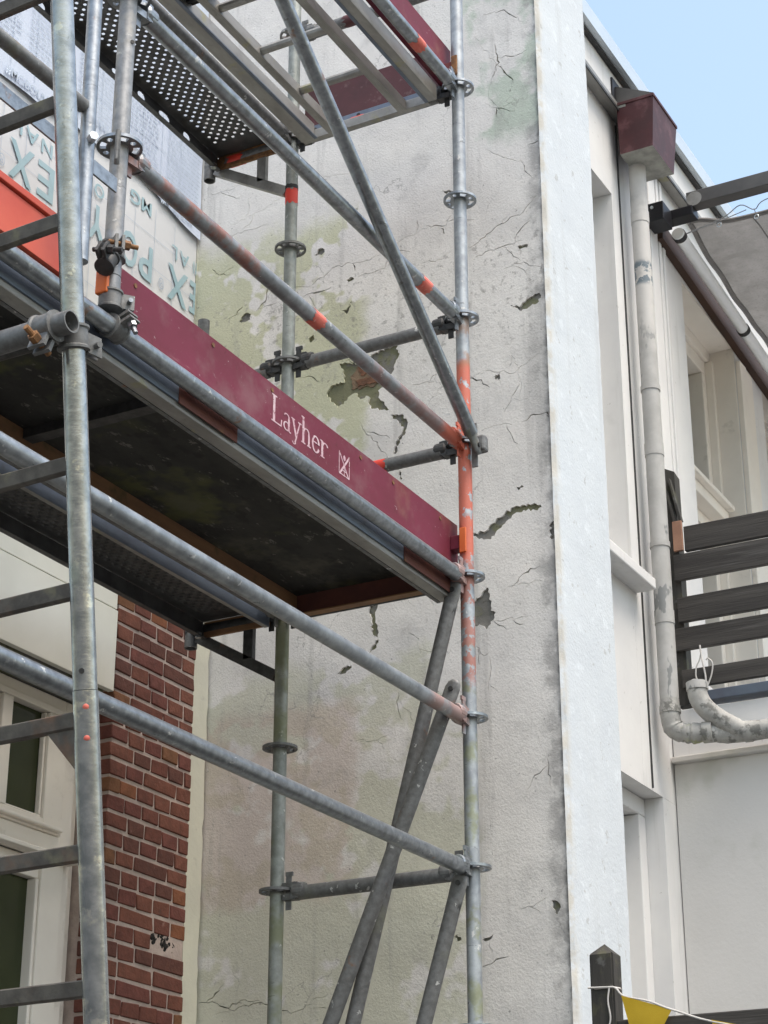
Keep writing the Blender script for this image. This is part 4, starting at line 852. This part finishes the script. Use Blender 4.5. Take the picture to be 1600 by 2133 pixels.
br = smooth_path([(PX+.01, -.175, 4.115), (PX+.01, -.178, 4.06), (PX+.02, -.20, 4.01), (1.845, -.245, 3.965), (1.895, -.32, 3.915)], 6)
tube('branch_pipe', br, .041, 'dirty_pipe', dp, 24); tube('pipe_collar', [(PX+.01, -.1755, 4.118), (PX+.01, -.1765, 4.085)], .0455, 'grey_pipe', dp, 24)

# ================================================================== TERRACE FENCE
tf = thing('terrace_fence', (2.0, -1, 4.08), 'dark stained timber terrace fence of horizontal boards at the right edge', 'fence')
bm = bmesh.new(); vs = bm_box(bm, (2.005, -.066, 4.10), (2.07, -.012, 5.20))
for v in vs:
    if v.co.z > 5 and v.co.y < -.03: v.co.z -= .03
    if v.co.z > 5 and v.co.x < 2.03: v.co.z += .012
link('post', bm_mesh(bm), 'dark_post', tf, (2.03, -.04, 4.1))
for y in (-1.1, -2.2, -3.3): box('post', (2.005, y, 4.10), (2.07, y+.06, 5.05), 'dark_post', tf, .003)
for z0, z1, y1 in ((4.785, 4.90, -.10), (4.655, 4.775, -.045), (4.462, 4.575, -.05), (4.335, 4.435, -.02), (4.165, 4.245, -.05)): box('board', (1.978, -3.9, z0), (2.004, y1, z1), 'dark_timber', tf, .003)
box('bottom_beam', (1.976, -3.9, 4.095), (2.06, -.075, 4.14), 'blue_beam', tf, .004)
wp = thing('wooden_brace', (1.96, -.08, 4.8), 'pale end-grain block of a dark sloping stay fixed beside the fence post', 'timber stay')
box('end_block', (1.962, -.098, 4.785), (1.977, -.055, 4.925), 'pale_timber', wp, .002)
for y, m in ((-.070, 'dark_post'), (-.096, 'dark_post')):
    bm = bmesh.new(); a = [(2.0, y, 4.93), (2.0, y+.012, 4.93), (2.0, y+.05-.0, 5.14), (2.0, y+.043, 5.14)]; v0 = [bm.verts.new(p) for p in a]; v1 = [bm.verts.new((p[0]-.03, p[1], p[2])) for p in a]
    bm.faces.new(v0); bm.faces.new(v1[::-1])
    for i in range(4): bm.faces.new((v0[i], v0[(i+1) % 4], v1[(i+1) % 4], v1[i]))
    link('stay', bm_mesh(bm), m, wp, (2, y, 4.93))
cb_ = smooth_path([(1.972, -.085, 4.145), (1.972, -.095, 4.19), (1.972, -.125, 4.185), (1.972, -.13, 4.15)], 6)
cl_ = thing('cable_loop', (1.97, -.12, 4.14), 'loops of pale cable tied at the foot of the terrace fence', 'cable')
tube('cable', cb_, .0035, 'white_cord', cl_, 8)
tube('cable', smooth_path([(1.972, -.165, 4.15), (1.972, -.12, 4.19), (1.972, -.118, 4.24), (1.972, -.135, 4.275), (1.972, -.143, 4.30)], 6), .0035, 'white_cord', cl_, 8)
tube('cable', smooth_path([(1.970, -.155, 4.145), (1.970, -.158, 4.20), (1.970, -.147, 4.28), (1.970, -.142, 4.34)], 6), .004, 'white_cord', cl_, 8)
tube('cable', smooth_path([(1.968, -.16, 4.145), (1.968, -.185, 4.20), (1.968, -.193, 4.25), (1.968, -.175, 4.275), (1.968, -.165, 4.27)], 6), .0035, 'white_cord', cl_, 8)

# ================================================================== AWNING
aw = thing('shade_awning', (2.3, -.05, 6.5), 'grey canvas shade awning on a beam and white tube at the upper right', 'awning')
bk = box('wall_bracket', (2.04, -.085, 6.512), (2.16, .012, 6.612), 'black_bracket', aw, .004); tube('bolt', [(2.04, -.03, 6.585), (2.034, -.03, 6.585)], .008, 'zinc', bk, 8)
box('arm_socket', (2.161, -.19, 6.575), (2.239, -.02, 6.624), 'black_bracket', bk, .004)
bmr = box('beam', (2.165, -3.2, 6.625), (2.235, -.16, 6.70), 'awning_arm', aw, .004); tube('beam_cap', [(2.1645, -.20, 6.655), (2.163, -.20, 6.655)], .038, 'aluminium_beam', bmr, 24)
SL = -.075
bt = box('batten', (2.20, -.02, 6.505), (6, .019, 6.605), 'brown_batten', aw, .003, Matrix.Rotation(math.atan(-SL), 3, 'Y'), Vector((2.2, 0, 6.55)))
tube('roller_tube', [(2.26, -.075, 6.55), (6, -.075, 6.55+SL*3.74)], .031, 'white_tube', aw, 24)
for x in (2.27, 3.2, 4.2): tube('tube_ring', [(x, -.075, 6.55+SL*(x-2.26)), (x+.03, -.075, 6.55+SL*(x-2.23))], .0345, 'black_plastic', aw, 20)
def cz(x, t):
    s = (x-2.32)/3.4
    return 6.585 + SL*.8*(x-2.32) + .035*math.exp(-(t/.04)**2)*math.exp(-(s/.03)**2) + .012*math.sin(9*t+1)*math.exp(-s*6) - .05*math.sin(math.pi*min(1, s*1.4))*math.sin(math.pi*min(1, t*1.6)) + .009*math.sin(26*t-17*s+2*math.sin(9*s)) + .007*math.sin(60*s+18*t+3*math.sin(14*t)) + .05*t
bm = bmesh.new(); nx, ny = 80, 60; G = []
for i in range(nx+1):
    r_ = []
    for j in range(ny+1):
        t = j/ny; x = 2.32 + .03*math.sin(math.pi*min(1, t/.2))*(1-i/nx) + 3.4*i/nx; r_.append(bm.verts.new((x, -.125 - 2.4*t, cz(x, t))))
    G.append(r_)
for i in range(nx):
    for j in range(ny): bm.faces.new((G[i][j], G[i+1][j], G[i+1][j+1], G[i][j+1]))
hem = [G[0][j].co - Vector((.004, 0, .002)) for j in range(ny+1)]; hem2 = [G[i][0].co + Vector((0, .006, -.004)) for i in range(nx+1)]
cv = link('canvas', bm_mesh(bm), 'canvas', aw, (2.36, -.105, 6.55), True)
tube('hem', hem, .012, 'canvas_hem', aw, 8); tube('hem', hem2, .014, 'canvas_hem', aw, 8)
for y in (-.42, -.85, -1.3): tube('seam', [(2.34+.1*k, y-.02*math.sin(k*.4), cz(2.34+.1*k, (-.125-y)/2.4)-.002) for k in range(33)], .0035, 'canvas_hem', aw, 6)
cord = [(2.30, -.10, 6.56), (2.27, -.30, 6.575), (2.24, -.40, 6.60), (2.27, -.46, 6.575), (2.25, -.52, 6.60), (2.24, -.75, 6.61)]
tube('cord', smooth_path(cord, 5), .0025, 'cord_grey', aw, 6); tube('cord', smooth_path([(2.31, -.1, 6.565), (2.29, -.25, 6.57), (2.27, -.42, 6.585)], 5), .0022, 'cord_grey', aw, 6)
for y, z in ((-.275, 6.555), (-.46, 6.545)):
    tube('ring', [(2.29+.009*math.cos(k*math.pi/8)*.2, y+.011*math.cos(k*math.pi/8), z+.011*math.sin(k*math.pi/8)) for k in range(17)], .0028, 'zinc', aw, 6); tube('cord', [(2.29, y, z+.011), (2.275, y+.004, z+.04)], .002, 'cord_grey', aw, 6)

# ================================================================== GARDEN FENCE, BUNTING
gfn = thing('garden_fence', (.2, -.34, 0), 'mossy dark wooden fence post with pointed top and low rail at the bottom right', 'fence')
bm = bmesh.new(); x0, x1, y0, y1 = .20, .275, -.385, -.305; vs = bm_box(bm, (x0, y0, 0), (x1, y1, 2.728)); ap = bm.verts.new(((x0+x1)/2, (y0+y1)/2, 2.765))
bm.faces.ensure_lookup_table(); tf_ = [f for f in bm.faces if all(v.co.z > 2 for v in f.verts)][0]; tv = list(tf_.verts); bm.faces.remove(tf_)
for i in range(4): bm.faces.new((tv[i], tv[(i+1) % 4], ap))
bmesh.ops.bevel(bm, geom=[e for e in bm.edges if abs(e.verts[0].co.z-e.verts[1].co.z) > 1], offset=.006, segments=2, affect='EDGES')
link('post', bm_mesh(bm), 'dark_post', gfn, (.23, -.34, 0))
box('rail', (.21, -3.2, 2.40), (.26, -.3855, 2.522), 'dark_timber', gfn, .004); box('rail', (.21, -3.2, 1.6), (.26, -.3855, 1.72), 'dark_timber', gfn, .004); box('post', (.20, -2.4, 0), (.275, -2.32, 2.70), 'dark_post', gfn, .005)
for i in range(16): box('picket', (.262, -.53-i*.165, .1), (.282, -.40-i*.165, 2.42), 'dark_post', gfn, .003)
bu = thing('bunting', (.18, -.4, 2.55), 'bright yellow pennant hanging from a white string tied round the fence post', 'bunting')
tube('string', smooth_path([(.195, -.30, 2.625), (.195, -.36, 2.622), (.193, -.392, 2.618), (.193, -.42, 2.59), (.19, -.5, 2.568), (.19, -.58, 2.535), (.19, -.75, 2.48), (.19, -1.1, 2.43), (.2, -2.35, 2.6)], 5), .0032, 'white_cord', bu, 8)
tube('string', smooth_path([(.194, -.372, 2.62), (.193, -.366, 2.58), (.193, -.372, 2.53), (.193, -.366, 2.50)], 5), .0028, 'white_cord', bu, 8)
tube('string_loop', [(.20-.004+(.04+.0)*(1-math.cos(a)), -.345+.046*math.sin(a), 2.622) for a in [k*math.pi/6 for k in range(13)]], .0035, 'white_cord', bu, 8)
for (ya, za, yb, zb_) in ((-.413, 2.592, -.577, 2.537), (-.70, 2.497, -.87, 2.455), (-1.02, 2.44, -1.2, 2.44)):
    bm = bmesh.new(); n = 10; rows = []; cy = (ya+yb)/2+.03; cz = min(za, zb_)-.17
    for i in range(n+1):
        s = i/n; r_ = []
        for j in range(n+1):
            t = j/n; ty = ya+(yb-ya)*s; tzz = za+(zb_-za)*s; r_.append(bm.verts.new((.188+.006*math.sin(5*s+3*t)*t, ty*(1-t*.98)+cy*t*.98, tzz*(1-t)+cz*t)))
        rows.append(r_)
    for a, b in zip(rows, rows[1:]):
        for k in range(n): bm.faces.new((a[k], b[k], b[k+1], a[k+1]))
    link('pennant', bm_mesh(bm), 'yellow_cloth', bu, (.188, ya, za), True)
